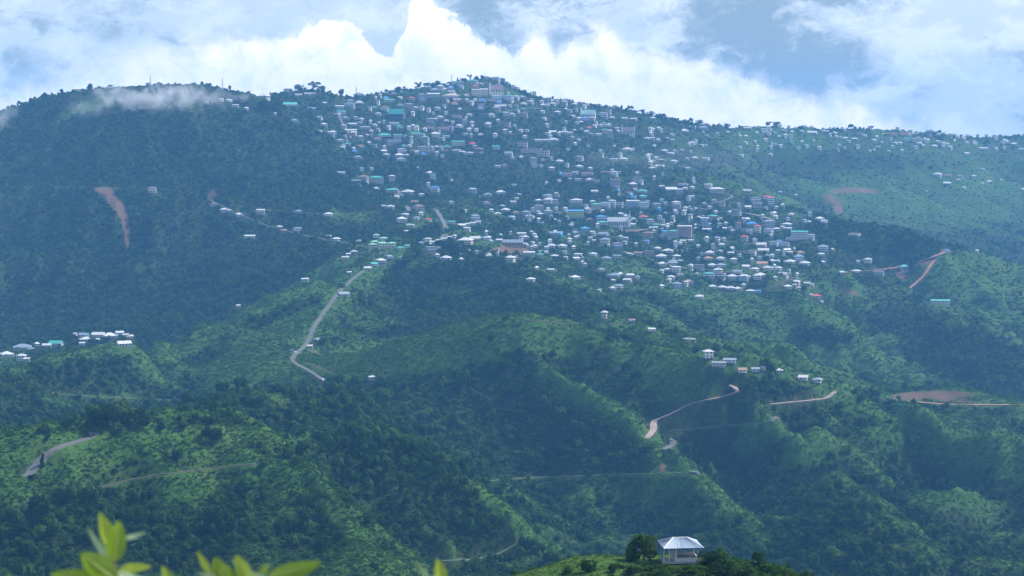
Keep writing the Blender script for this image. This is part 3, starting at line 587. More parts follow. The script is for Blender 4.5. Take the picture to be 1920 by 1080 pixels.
ROADS = [
 ('town_lane','dirt_asphalt',4.0,[(1395,458),(1440,454),(1480,449),(1518,444)]),
 ('town_lane','dirt_asphalt',4.0,[(1148,434),(1200,432),(1250,424),(1290,426)]),
 ('town_lane','dirt_asphalt',4.0,[(852,462),(900,471),(940,480),(1000,486)]),
 ('town_lane','dirt_asphalt',3.6,[(1055,335),(1120,335),(1160,333)]),
 ('town_lane','asphalt',3.6,[(632,210),(640,228),(652,246),(660,262)]),
 ('town_lane','dirt_asphalt',3.6,[(1170,472),(1215,484),(1260,500),(1320,508),(1400,512)]),
 ('town_lane','asphalt',3.6,[(900,214),(950,208),(1000,202),(1050,204)]),
 ('town_lane','dirt_asphalt',3.6,[(1300,388),(1350,398),(1400,398),(1450,412)]),  # name, surface, width in m, label, points
 ('ridge_road','asphalt',3.8,[(700,493),(685,504),(668,517),(650,532),(634,548),(620,568),(602,592),(588,612),(579,635),(571,650),(556,662),(545,671),(551,682),(570,689),(590,701),(612,716)]),
 ('hill_road','asphalt',4.6,[(166,812),(176,812),(180,816),(165,822),(140,829),(112,838),(92,846),(76,860),(62,878),(50,894)]),
 ('winding_road','dirt_asphalt',5.0,[(1368,722),(1382,727),(1380,737),(1352,745),(1315,751),(1285,760),(1264,774),(1236,784),(1222,791),(1228,803),(1220,814),(1212,822)]),
 ('winding_road','asphalt',5.0,[(1256,822),(1265,828),(1256,837),(1246,843)]),
 ('winding_road','asphalt',5.0,[(1296,884),(1309,885),(1303,890)]),
 ('village_road','dirt_asphalt',3.6,[(1445,758),(1480,754),(1515,751),(1545,748),(1561,743),(1566,734)]),
 ('contour_road','grassy',2.4,[(1254,808),(1300,803),(1350,798),(1400,795),(1442,792)]),
 ('contour_road','asphalt',5.0,[(1442,792),(1458,788),(1449,781)]),
 ('contour_track','earth',1.8,[(172,920),(220,905),(280,893),(350,883),(420,876),(492,868)]),
 ('contour_track','grassy',2.0,[(885,905),(960,897),(1060,893),(1150,890),(1225,888),(1280,887)]),
 ('hillside_road','dim',2.6,[(0,352),(90,350),(180,352),(300,353),(370,362),(392,374),(412,384),(440,398),(480,415),(530,432),(600,447),(655,457),(690,464)]),
 ('hillside_path','grassy',2.0,[(482,392),(560,398),(640,402),(715,396)]),
 ('town_road','asphalt',5.0,[(817,393),(825,404),(834,419),(838,434),(829,447),(815,457)]),
 ('town_road','asphalt',5.0,[(740,352),(752,362),(760,380),(768,397)]),
 ('forest_track','earth',3.0,[(985,600),(1040,604),(1110,608),(1180,608)]),
 ('dirt_road','dirt',5.0,[(1780,470),(1765,475),(1735,487),(1700,497),(1660,505),(1610,509),(1572,512)]),
 ('dirt_path','dirt',4.0,[(1752,488),(1742,500),(1735,515),(1720,528),(1706,540)]),
 ('dirt_road','dirt',5.0,[(1665,747),(1720,754),(1790,759),(1860,759),(1920,759)]),
 ('town_road','earth',4.0,[(1425,543),(1450,540),(1468,531),(1486,519)]),
 ('town_road','asphalt',5.0,[(1322,384),(1345,379),(1364,374),(1375,369),(1366,364),(1350,361)]),
 ('hillside_path','grassy',1.6,[(95,736),(170,743),(250,746),(330,750)]),
 ('hillside_path','grassy',2.0,[(820,1052),(900,1048),(955,1033),(985,1008)]),
 ('hillside_path','grassy',2.5,[(1820,545),(1870,547),(1920,553)]),
]


def col_at(u):
    f = (u - U_COLS[0]) / (U_COLS[1] - U_COLS[0])
    j = int(min(max(f, 0), NU - 2))
    f = min(max(f - j, 0), 1)
    return j, f


def ground(x, y):
    """height of the terrain under (x, y)"""
    j, fu = col_at(x / y)
    i = int(min(max(np.searchsorted(D_ROWS, y) - 1, 0), ND - 2))
    fd = min(max((y - D_ROWS[i]) / (D_ROWS[i + 1] - D_ROWS[i]), 0), 1)
    return float((GZ[i, j] * (1 - fu) + GZ[i, j + 1] * fu) * (1 - fd) + (GZ[i + 1, j] * (1 - fu) + GZ[i + 1, j + 1] * fu) * fd)


def hit(px, py, dmin=300.0, dmax=5200.0):
    """where the line of sight through a picture point first meets the terrain"""
    r = ray(px, py)
    r = r * (1 / r.y)
    j, fu = col_at(r.x)
    col = GZ[:, j] * (1 - fu) + GZ[:, j + 1] * fu
    below = (D_ROWS * r.z < col) & (D_ROWS >= dmin) & (D_ROWS <= dmax)
    k = int(np.argmax(below))
    if not below[k]:
        k = int(np.argmin(np.where((D_ROWS > dmin) & (D_ROWS < dmax), (D_ROWS * r.z - col) / D_ROWS, 9)))
        y = float(D_ROWS[k])
        return Vector((r.x * y, y, ground(r.x * y, y)))
    k = max(k, 1)
    a = D_ROWS[k - 1] * r.z - col[k - 1]
    b = D_ROWS[k] * r.z - col[k]
    t = a / (a - b) if a > 0 else 1.0
    y = float(D_ROWS[k - 1] + t * (D_ROWS[k] - D_ROWS[k - 1]))
    return Vector((r.x * y, y, ground(r.x * y, y)))


CLEAR = []          # places kept free of bushes: x, y, radius
CUTV = np.zeros_like(GZ)


def smooth_line(P, n=4):
    for _ in range(2):
        Q = [P[0]]
        for a, b in zip(P[:-1], P[1:]):
            Q += [a * 0.75 + b * 0.25, a * 0.25 + b * 0.75]
        Q.append(P[-1])
        P = Q
    return P


def grade(cx, cy, cz, rad, soft, cut_only=True, soil=0.5):
    """level the ground to height cz round (cx, cy)"""
    R = rad + soft
    i0, i1 = np.searchsorted(D_ROWS, [cy - R, cy + R])
    j0 = col_at((cx - R) / max(cy, 1))[0] - 1
    j1 = col_at((cx + R) / max(cy, 1))[0] + 3
    j0 = max(j0, 0)
    gx = GX[i0:i1, j0:j1]
    gy = GY[i0:i1, j0:j1]
    if gx.size == 0:
        return
    d = np.hypot(gx - cx, gy - cy)
    w = np.clip((R - d) / soft, 0, 1)
    w = w * w * (3 - 2 * w)
    z = GZ[i0:i1, j0:j1]
    t = np.minimum(z, cz) if cut_only else np.full_like(z, cz)
    new = z + (t - z) * w
    CUTV[i0:i1, j0:j1] = np.maximum(CUTV[i0:i1, j0:j1], np.clip((z - new) / 2.5, 0, soil))
    GZ[i0:i1, j0:j1] = new


ROAD_PTS = []
for nm, kind, wd, pts in ROADS:
    # a smooth line in the survey, sampled closely and set on the ground
    Q = smooth_line([Vector((a, b, 0)) for a, b in pts])
    S = []
    for a, b in zip(Q[:-1], Q[1:]):
        n = max(1, int((b - a).length / 4.0))
        S += [a.lerp(b, k / n) for k in range(n)]
    S.append(Q[-1])
    H = [hit(q.x, q.y) for q in S]
    md = float(np.median([h.y for h in H]))
    runs, cur = [], [H[0]]
    for a, b in zip(H[:-1], H[1:]):
        if abs(b.y - a.y) > 26 + 0.012 * a.y:
            runs.append(cur)
            cur = []
        cur.append(b)
    runs.append(cur)
    for P in runs:
        if len(P) < 4:
            continue
        A = np.array([tuple(p) for p in P])
        for _ in range(5):
            A[1:-1] = (A[:-2] + 2 * A[1:-1] + A[2:]) / 4
        P = [Vector(tuple(map(float, a))) for a in A]
        for p in P:
            p.z = max(min(p.z, ground(p.x, p.y) + 0.8), ground(p.x, p.y) - 1.5) + 0.2
        ROAD_PTS.append((nm, kind, wd, P))
for nm, kind, wd, P in ROAD_PTS:
    for a, b in zip(P[:-1], P[1:]):
        n = max(1, int((b - a).length / (wd * 0.6)))
        for k in range(n):
            p = a.lerp(b, k / n)
            grade(p.x, p.y, p.z - 0.25, wd * 0.5 + 0.6, 2.0 + p.y * 0.0012, False, 0.45 if kind in ('dirt', 'dirt_asphalt') else 0.2)
            CLEAR.append((p.x, p.y - 0.5, wd * 0.5 + 0.8))
            h = Vector((p.x, p.y, 0)).normalized()
            CLEAR.append((p.x - h.x * wd * 0.6, p.y - h.y * wd * 0.6, wd * 0.45))

ITEMS = []
for line in HOUSES.strip().split('\n'):
    for rec in line.split(';'):
        f = rec.split()
        if len(f) == 7:
            ITEMS.append(dict(x=float(f[0]), y=float(f[1]), w=float(f[2]), k=f[3], n=int(f[4]), roof=f[5], wall=f[6]))
for it in ITEMS:
    p = hit(it['x'], it['y'])
    W = it['w'] * p.y / 3850.0
    r = random.Random(int(it['x'] * 7919 + it['y'] * 104729))
    if it['roof'] == 'G' and r.random() < 0.2:
        it['roof'] = 'N'
    D = {'h': 0.78, 'g': 0.62, 'm': 0.7, 'q': 0.42, 'l': 0.36, 's': 0.6}[it['k']] * W
    D = max(D, 3.2)
    if it['w'] > 24:
        D = min(D, 14)
    h = Vector((p.x, p.y, 0)).normalized()
    c = p + h * (D * 0.45)
    fz = max(p.z + 0.25, ground(c.x, c.y) - 1.6 - 0.05 * D)
    if it['k'] in 'mq':
        W *= 1.15
        D *= 1.1
    it.update(W=W, D=D, pos=Vector((c.x, c.y, fz)), yaw=-math.atan2(p.x, p.y) + r.uniform(-0.5, 0.5) * (0.4 if it['k'] in 'ql' else 1), r=r)
    grade(c.x, c.y, fz - 0.1, max(W, D) * 0.55, 4.0)
    CLEAR.append((c.x, c.y, max(W, D) * 0.58))
    CLEAR.append((p.x - h.x * D * 0.35, p.y - h.y * D * 0.35, W * 0.45))

SITES = {}
for px, py, wpx, ratio, deep in ((744, 222, 30, .55, 1), (1103, 221, 27, .5, 1), (1178, 252, 24, .5, 1), (930, 178, 26, .55, 1), (1160, 426, 42, .3, 1), (961, 462, 38, .42, 1),
                                 (980, 274, 18, .6, 1), (996, 286, 38, .3, 1), (1019, 293, 21, .5, 1),
                                 (706, 450, 11, .8, 1), (703, 458, 14, .6, 1), (699, 473, 14, .8, 1), (720, 456, 14, .6, 1), (718, 466, 17, .5, 1), (735, 466, 14, .7, 1)):
    p = hit(px, py)
    W = wpx * p.y / 3850.0
    D = W * ratio
    h = Vector((p.x, p.y, 0)).normalized()
    c = p + h * (D * 0.45)
    fz = max(p.z + 0.3, ground(c.x, c.y) - 2.0)
    SITES[(px, py)] = (Vector((c.x, c.y, fz)), W, D, -math.atan2(p.x, p.y))
    grade(c.x, c.y, fz - 0.1, W * 0.5, 5.0)
    CLEAR.append((c.x, c.y, W * 0.55))
    CLEAR.append((c.x - h.x * D * 0.9 - W * .25, c.y - h.y * D * 0.9, W * 0.35))
    CLEAR.append((c.x - h.x * D * 0.9 + W * .25, c.y - h.y * D * 0.9, W * 0.35))
p = hit(1278, 1057, 250, 420)
for dx in (-4, -2, 0, 2, 4):
    grade(p.x + dx * 0.8, p.y + 2.0, p.z, 2.6, 2.0, False)
CLEAR += [(p.x - 2.2, p.y + 2, 3.0), (p.x + 1.5, p.y + 2, 3.4), (p.x, p.y - 3, 2.6), (p.x - 2.2, p.y - 2.5, 1.6), (p.x + 1.2, p.y - 5.0, 1.8)]
for (px, py) in ((1292, 641), (282, 160), (555, 663), (605, 714), (1182, 373), (1235, 397), (1051, 446)):
    p = hit(px, py)
    CLEAR.append((p.x, p.y, 4.5))
    CLEAR.append((p.x, p.y - 5, 4.0))

# extra small dwellings that crowd the town between the larger ones
FILL = []
ZONES = [(680, 1120, 160, 262, 150), (640, 860, 200, 300, 60), (970, 1310, 370, 470, 110), (1240, 1520, 385, 545, 130), (1000, 1330, 240, 350, 60), (1380, 1900, 238, 285, 120), (860, 1100, 440, 490, 30)]
_fr = random.Random(5)
for x0, x1, y0, y1, n in ZONES:
    for k in range(n):
        x, y = _fr.uniform(x0, x1), _fr.uniform(y0, y1)
        p = hit(x, y)
        if any((p.x - c[0]) ** 2 + (p.y - c[1]) ** 2 < (c[2] + 3.0) ** 2 for c in CLEAR):
            continue
        if p.y < 2000:
            continue
        W = _fr.uniform(5, 9.5) * p.y / 3850
        fz = p.z + 0.6
        FILL.append(dict(x=x, y=y, w=7.0, k='h', n=_fr.choice((1, 1, 2)), roof=_fr.choice('WWGGTP'), wall='w', W=W, D=W * 0.8, pos=p + Vector((0, W * .3, .6)), yaw=_fr.uniform(-.6, .6)))
        grade(p.x, p.y + W * .3, fz, W * 0.5, 3.0)
        CLEAR.append((p.x, p.y + W * .2, W * 0.5))
        CLEAR.append((p.x, p.y - W * .4, W * 0.35))
# ------------------------------------------------------------------ materials
def mat(name):
    m = bpy.data.materials.new(name)
    m.use_nodes = True
    return m, NT(m.node_tree)


def plain(name, col, rough=0.7, var=0.12, scale=0.6, metal=0.0, bump=0.0, streak=False):
    """a painted / built surface with some wear"""
    m, g = mat(name)
    out = g.n('ShaderNodeOutputMaterial')
    tc = g.n('ShaderNodeTexCoord')
    info = g.n('ShaderNodeObjectInfo')
    vec = tc.outputs['Object']
    if streak:
        vec = g.n('ShaderNodeMapping', {'Vector': vec, 'Scale': (3.0, 0.4, 0.4)}).outputs[0]
    nz = g.noise(vec, scale, 5, 0.6)
    f = g.m('MULTIPLY_ADD', g.m('SUBTRACT', nz.outputs[0], 0.5), var * 4, 1.0)
    f = g.m('MULTIPLY', f, g.m('MULTIPLY_ADD', info.outputs['Random'], var * 1.6, 1.0 - var * 0.8))
    b = g.n('ShaderNodeVectorMath', {0: tuple(col), 'Scale': f}, operation='SCALE')
    p = g.n('ShaderNodeBsdfPrincipled', {'Base Color': b.outputs[0], 'Roughness': rough, 'Metallic': metal})
    if bump:
        bp = g.n('ShaderNodeBump', {'Height': nz.outputs[0], 'Strength': bump})
        g.s(p, 'Normal', bp)
    g.s(out, 0, p)
    return m


def leaf_material(name, cols, translucent=0.35, patch=0.012):
    """foliage: cols = (dark, mid, light)"""
    m, g = mat(name)
    out = g.n('ShaderNodeOutputMaterial')
    geo = g.n('ShaderNodeNewGeometry')
    info = g.n('ShaderNodeObjectInfo')
    n1 = g.noise(geo.outputs['Position'], patch, 5, 0.6)
    n2 = g.noise(geo.outputs['Position'], 0.9, 3, 0.6)
    v = g.m('ADD', g.m('MULTIPLY_ADD', info.outputs['Random'], 0.75, -0.12),
            g.m('ADD', g.m('MULTIPLY_ADD', n1.outputs[0], 1.3, -0.42), g.m('MULTIPLY_ADD', n2.outputs[0], 0.6, -0.28)))
    r = g.n('ShaderNodeValToRGB', {0: v})
    cr = r.color_ramp
    cr.elements[0].position = 0.05
    cr.elements[0].color = (*cols[0], 1)
    cr.elements[1].position = 0.95
    cr.elements[1].color = (*cols[2], 1)
    e = cr.elements.new(0.5)
    e.color = (*cols[1], 1)
    d = g.n('ShaderNodeBsdfDiffuse', {'Color': r.outputs[0]})
    tcol = g.mix(1.0, r.outputs[0], (1.25, 1.2, 0.45), 'MULTIPLY')
    t = g.n('ShaderNodeBsdfTranslucent', {'Color': tcol})
    mx = g.n('ShaderNodeMixShader', {0: translucent, 1: d.outputs[0], 2: t.outputs[0]})
    g.s(out, 0, mx)
    return m


M = {}
M['leaf'] = leaf_material('foliage', ((0.013, 0.037, 0.013), (0.031, 0.074, 0.020), (0.068, 0.125, 0.026)), 0.3)
M['shrub'] = leaf_material('shrub_foliage', ((0.020, 0.056, 0.016), (0.038, 0.092, 0.020), (0.074, 0.138, 0.028)), 0.35)
M['pale_shrub'] = leaf_material('pale_shrub_foliage', ((0.026, 0.070, 0.014), (0.042, 0.100, 0.018), (0.070, 0.132, 0.026)), 0.4)
M['blade'] = leaf_material('grass_blades', ((0.022, 0.058, 0.012), (0.046, 0.104, 0.018), (0.085, 0.15, 0.030)), 0.4)
M['bark'] = plain('bark', (0.07, 0.05, 0.035), 0.9, 0.2)


def terrain_material():
    m, g = mat('hillside')
    out = g.n('ShaderNodeOutputMaterial')
    geo = g.n('ShaderNodeNewGeometry')
    pos = geo.outputs['Position']
    at1 = g.n('ShaderNodeAttribute', attribute_name='open_grass')
    at2 = g.n('ShaderNodeAttribute', attribute_name='bare_soil')
    n1 = g.noise(pos, 0.02, 6, 0.6)
    n2 = g.noise(pos, 0.25, 5, 0.65)
    n3 = g.noise(pos, 1.6, 4, 0.65)
    under = g.mix(g.step(n2.outputs[0], 0.35, 0.7), (0.010, 0.018, 0.007), (0.032, 0.055, 0.014))
    grass = g.mix(g.step(n2.outputs[0], 0.3, 0.7), (0.022, 0.062, 0.012), (0.052, 0.118, 0.020))
    grass = g.mix(g.m('MULTIPLY', g.step(n1.outputs[0], 0.45, 0.7), 0.35), grass, (0.088, 0.135, 0.028))
    v = g.m('ADD', at1.outputs['Fac'], g.m('MULTIPLY_ADD', n3.outputs[0], 0.5, -0.25))
    col = g.mix(g.step(v, 0.25, 0.7), under, grass)
    soil = g.mix(g.step(n3.outputs[0], 0.35, 0.65), (0.095, 0.050, 0.040), (0.17, 0.095, 0.075))
    sv = g.m('ADD', at2.outputs['Fac'], g.m('MULTIPLY_ADD', n2.outputs[0], 1.1, -0.55))
    col = g.mix(g.m('MULTIPLY', g.step(sv, 0.36, 0.75), 0.85), col, soil)
    bp = g.n('ShaderNodeBump', {'Height': n3.outputs[0], 'Strength': 0.6, 'Distance': 1.0})
    p = g.n('ShaderNodeBsdfPrincipled', {'Base Color': col, 'Roughness': 0.95, 'Normal': bp.outputs[0]})
    g.s(p, 'Specular IOR Level', 0.1)
    g.s(out, 0, p)
    return m


# bare red soil: landslides, cuttings, building plots
SOIL = [
 (192,356,22,7,10,1.3,2400,2900),(213,380,13,30,-32,1.3,2400,2900),(234,412,9,40,-12,1.3,2300,2900),(238,450,6,28,-2,1.0,2200,2800),
 (398,365,14,20,30,.8,2500,2900),(1590,357,52,7,-3,1.15,3200,4100),(1555,373,26,10,10,.9,3200,4100),(1572,392,14,16,0,1.05,3200,4100),(1635,360,20,5,0,1.0,3200,4100),
 (1760,740,80,7,0,2.0,1800,2200),(1700,745,32,5,4,1.1,1800,2200),(1800,752,70,3.5,3,1.0,1800,2200),
 (1590,545,42,9,20,.9,2300,2800),(1520,535,22,6,20,.8,2400,2800),(1690,516,20,14,30,.8,2500,2900),(1740,492,40,5,-16,.9,2500,2900),(1735,515,9,22,25,.9,2400,2800),
 (1640,505,26,5,0,.8,2500,2900),(960,468,45,6,0,1.4,2300,2800),(930,470,22,5,-20,1.2,2300,2800),(1190,432,40,5,0,1.0,2700,3100),(1240,418,22,5,15,.8,2700,3100),
 (1395,472,26,5,0,.7,2500,2900),(1368,385,4,14,5,.9,2800,3300),(190,643,7,7,-20,1.2,1600,1900),(222,668,5,20,-15,.6,1500,1800),
 (1243,878,9,12,-25,1.2,1400,1600),(1310,750,110,5,-14,.5,1550,1750),(1390,785,75,5,-4,.5,1500,1700),(600,690,55,5,22,.8,1650,1900),
 (390,892,100,3.5,-9,.6,900,1200),(1520,742,60,4,-8,.4,1550,1800),(855,190,60,4,0,.8,3200,3700),(1690,250,38,3,0,1.4,3900,4400),
 (1770,470,14,6,-20,.9,2500,2900),(80,790,30,5,0,.5,1200,1500),(590,660,30,6,20,.6,1700,1950),(1870,535,50,3,0,.5,2300,2900),
]
SOILV = np.maximum(blobs([(a, b, c * 0.8, d * 0.8, e, f, g_, h_) for a, b, c, d, e, f, g_, h_ in SOIL]), CUTV)



def build_terrain():
    me = bpy.data.meshes.new('hillside')
    V = np.stack([GX.ravel(), GY.ravel(), GZ.ravel()], 1).astype(np.float32)
    i = np.arange((ND - 1) * NU).reshape(ND - 1, NU)[:, :-1].ravel()
    F = np.stack([i, i + 1, i + NU + 1, i + NU], 1).astype(np.int32)
    me.vertices.add(len(V))
    me.vertices.foreach_set('co', V.ravel())
    me.loops.add(F.size)
    me.loops.foreach_set('vertex_index', F.ravel())
    me.polygons.add(len(F))
    me.polygons.foreach_set('loop_start', np.arange(0, F.size, 4, dtype=np.int32))
    me.polygons.foreach_set('loop_total', np.full(len(F), 4, dtype=np.int32))
    me.polygons.foreach_set('use_smooth', np.ones(len(F), dtype=bool))
    me.update(calc_edges=True)
    for nm, arr in (('open_grass', VEG), ('bare_soil', SOILV)):
        a = me.attributes.new(nm, 'FLOAT', 'POINT')
        a.data.foreach_set('value', arr.ravel().astype(np.float32))
    me.materials.append(terrain_material())
    o = bpy.data.objects.new('hillside_terrain', me)
    COL.objects.link(o)
    o['kind'] = 'structure'
    return o


terrain = build_terrain()
# ------------------------------------------------------------------ mesh helper
class MB:
    """collects faces, builds one mesh object"""
    def __init__(self):
        self.V, self.F, self.S, self.mi = [], [], [], 0

    def add(self, V, F, T=None):
        i = len(self.V)
        self.V += [tuple(v) for v in V]
        for f in F:
            self.F.append(tuple(i + k for k in f))
            self.S.append(self.mi)
        return self

    def box(self, x0, x1, y0, y1, z0, z1):
        V = [(x, y, z) for x in (x0, x1) for y in (y0, y1) for z in (z0, z1)]
        return self.add(V, [(0, 1, 3, 2), (4, 6, 7, 5), (0, 4, 5, 1), (2, 3, 7, 6), (0, 2, 6, 4), (1, 5, 7, 3)])

    def beam(self, a, b, r, r2=None, n=5):
        a, b = Vector(a), Vector(b)
        r2 = r if r2 is None else r2
        d = (b - a).normalized()
        t = d.orthogonal().normalized()
        s = d.cross(t)
        V = []
        for p, q in ((a, r), (b, r2)):
            for k in range(n):
                an = 2 * math.pi * k / n
                V.append(p + (t * math.cos(an) + s * math.sin(an)) * q)
        F = [(k, (k + 1) % n, n + (k + 1) % n, n + k) for k in range(n)]
        F += [tuple(range(n))[::-1], tuple(range(n, 2 * n))]
        return self.add(V, F)

    def slab(self, P, t):
        """a sheet through the points P, t thick downwards"""
        n = len(P)
        V = [tuple(p) for p in P] + [(p[0], p[1], p[2] - t) for p in P]
        F = [tuple(range(n)), tuple(range(2 * n - 1, n - 1, -1))] + [((k + 1) % n, k, n + k, n + (k + 1) % n) for k in range(n)]
        return self.add(V, F)

    def build(self, name, m, parent=None, smooth=False, kind=None, label=None):
        me = bpy.data.meshes.new(name)
        me.from_pydata([tuple(map(float, v)) for v in self.V], [], self.F)
        for q in (m if isinstance(m, (list, tuple)) else [m]):
            me.materials.append(q)
        if isinstance(m, (list, tuple)):
            me.polygons.foreach_set('material_index', self.S)
        if smooth:
            me.polygons.foreach_set('use_smooth', [True] * len(me.polygons))
        me.update()
        o = bpy.data.objects.new(name, me)
        COL.objects.link(o)
        o.parent = parent
        if kind:
            o['kind'] = kind
        if label:
            o['label'] = label
        return o


def thing(name, label, cat, loc, yaw=0.0, group=None):
    o = bpy.data.objects.new(name, None)
    o.empty_display_size = 0.5
    COL.objects.link(o)
    o.location = loc
    o.rotation_euler = (0, 0, yaw)
    o['label'] = label
    o['category'] = cat
    if group:
        o['group'] = group
    return o


M['roof_W'] = plain('white_zinc_sheet', (0.50, 0.51, 0.53), 0.45, 0.10, 0.35, streak=True)
M['roof_G'] = plain('grey_zinc_sheet', (0.20, 0.25, 0.31), 0.5, 0.14, 0.35, streak=True)
M['roof_B'] = plain('blue_sheet', (0.03, 0.24, 0.62), 0.5, 0.08)
M['roof_T'] = plain('green_sheet', (0.05, 0.34, 0.28), 0.5, 0.10)
M['roof_R'] = plain('red_sheet', (0.60, 0.07, 0.06), 0.5, 0.08)
M['roof_P'] = plain('maroon_sheet', (0.17, 0.10, 0.15), 0.55, 0.14)
M['roof_N'] = plain('rusty_sheet', (0.28, 0.15, 0.09), 0.7, 0.2)
M['roof_k'] = M['roof_G']
M['wall_w'] = plain('white_wall', (0.62, 0.60, 0.57), 0.8, 0.12)
M['wall_w2'] = plain('greyish_white_wall', (0.44, 0.47, 0.52), 0.85, 0.16)
M['wall_w3'] = plain('stained_pale_wall', (0.54, 0.46, 0.36), 0.85, 0.2)
M['wall_w4'] = plain('bluish_grey_wall', (0.26, 0.31, 0.38), 0.85, 0.16)
M['wall_b'] = plain('pale_blue_wall', (0.34, 0.47, 0.60), 0.8, 0.12)
M['wall_k'] = plain('dark_timber_wall', (0.07, 0.065, 0.07), 0.85, 0.15)
M['wall_p'] = plain('pink_brown_wall', (0.42, 0.27, 0.24), 0.85, 0.15)
M['wall_c'] = plain('cream_wall', (0.66, 0.60, 0.44), 0.8, 0.1)
M['wall_g'] = plain('pale_green_wall', (0.30, 0.48, 0.36), 0.8, 0.1)
M['wall_t'] = plain('turquoise_wall', (0.10, 0.42, 0.44), 0.8, 0.1)
M['wall_y'] = plain('yellow_wall', (0.62, 0.66, 0.10), 0.8, 0.06)
M['roof_T2'] = plain('pale_green_sheet', (0.22, 0.50, 0.36), 0.5, 0.1)
M['wall_p2'] = plain('pink_plaster', (0.48, 0.34, 0.32), 0.85, 0.12)
M['court'] = plain('pinkish_concrete_yard', (0.36, 0.29, 0.28), 0.9, 0.12, 0.1)
M['court2'] = plain('purple_grey_yard', (0.20, 0.17, 0.20), 0.9, 0.12, 0.1)
M['tank'] = plain('blue_plastic', (0.02, 0.36, 0.72), 0.4, 0.05)
M['pav_roof'] = plain('bluish_zinc_sheet', (0.23, 0.31, 0.41), 0.5, 0.07, 1.2, 0.0, streak=True)
M['pav_roof2'] = plain('duller_zinc_sheet', (0.19, 0.26, 0.35), 0.5, 0.09, 1.2, 0.0, streak=True)
M['pav_white'] = plain('weathered_white_plaster', (0.62, 0.61, 0.63), 0.85, 0.12, 1.5)
M['fascia'] = plain('blue_painted_fascia', (0.04, 0.08, 0.30), 0.6, 0.05)
M['leaf_dark'] = leaf_material('dark_foliage', ((0.010, 0.022, 0.010), (0.020, 0.044, 0.016), (0.045, 0.080, 0.024)), 0.25)
M['red_stem'] = plain('reddish_stem', (0.16, 0.06, 0.045), 0.6, 0.1, 40)
M['rib'] = plain('leaf_rib', (0.30, 0.36, 0.10), 0.6, 0.05, 40)


def blade_material(name, col, tcol, tr=0.5):
    m, g = mat(name)
    out = g.n('ShaderNodeOutputMaterial')
    geo = g.n('ShaderNodeNewGeometry')
    nz = g.noise(geo.outputs['Position'], 60.0, 4, 0.6)
    f = g.m('MULTIPLY_ADD', nz.outputs[0], 0.7, 0.65)
    c1 = g.n('ShaderNodeVectorMath', {0: col, 'Scale': f}, operation='SCALE').outputs[0]
    c2 = g.n('ShaderNodeVectorMath', {0: tcol, 'Scale': f}, operation='SCALE').outputs[0]
    d = g.n('ShaderNodeBsdfPrincipled', {'Base Color': c1, 'Roughness': 0.45})
    t = g.n('ShaderNodeBsdfTranslucent', {'Color': c2})
    mx = g.n('ShaderNodeMixShader', {0: tr, 1: d.outputs[0], 2: t.outputs[0]})
    g.s(out, 0, mx)
    return m


M['leaf_fresh'] = blade_material('fresh_leaf', (0.11, 0.20, 0.025), (0.20, 0.31, 0.02))
M['leaf_yellow'] = blade_material('young_yellow_leaf', (0.18, 0.27, 0.03), (0.33, 0.43, 0.03))
M['leaf_pale'] = blade_material('pale_leaf_underside', (0.20, 0.32, 0.20), (0.16, 0.26, 0.12), 0.3)
M['concrete'] = plain('concrete', (0.36, 0.35, 0.35), 0.9, 0.18, bump=0.2)
M['glass'] = plain('window_glass', (0.016, 0.022, 0.035), 0.15, 0.1)
M['trim'] = plain('white_paint', (0.80, 0.80, 0.80), 0.6, 0.06)
M['post'] = plain('timber_post', (0.20, 0.16, 0.13), 0.85, 0.15)
M['asphalt'] = plain('worn_asphalt', (0.105, 0.105, 0.112), 0.9, 0.16, 0.25)
M['dirt_asphalt'] = plain('muddy_asphalt', (0.26, 0.205, 0.18), 0.9, 0.22, 0.08)
M['dirt'] = plain('red_dirt_road', (0.34, 0.17, 0.12), 0.95, 0.15, 0.2)
M['earth'] = plain('dark_earth', (0.042, 0.036, 0.032), 0.95, 0.2, 0.2)
M['dim'] = plain('grey_track', (0.085, 0.085, 0.08), 0.95, 0.2, 0.2)
M['grassy'] = plain('grassy_track', (0.06, 0.092, 0.042), 0.95, 0.2, 0.2)
ROOF_WORD = {'W': 'white', 'G': 'grey', 'B': 'blue', 'T': 'green', 'R': 'red', 'P': 'maroon', 'N': 'rusty', 'k': 'grey'}
WALL_WORD = {'w': 'white', 'b': 'pale blue', 'k': 'dark timber', 'p': 'brown', 'c': 'cream', 'g': 'pale green', 't': 'turquoise', 'y': 'yellow'}


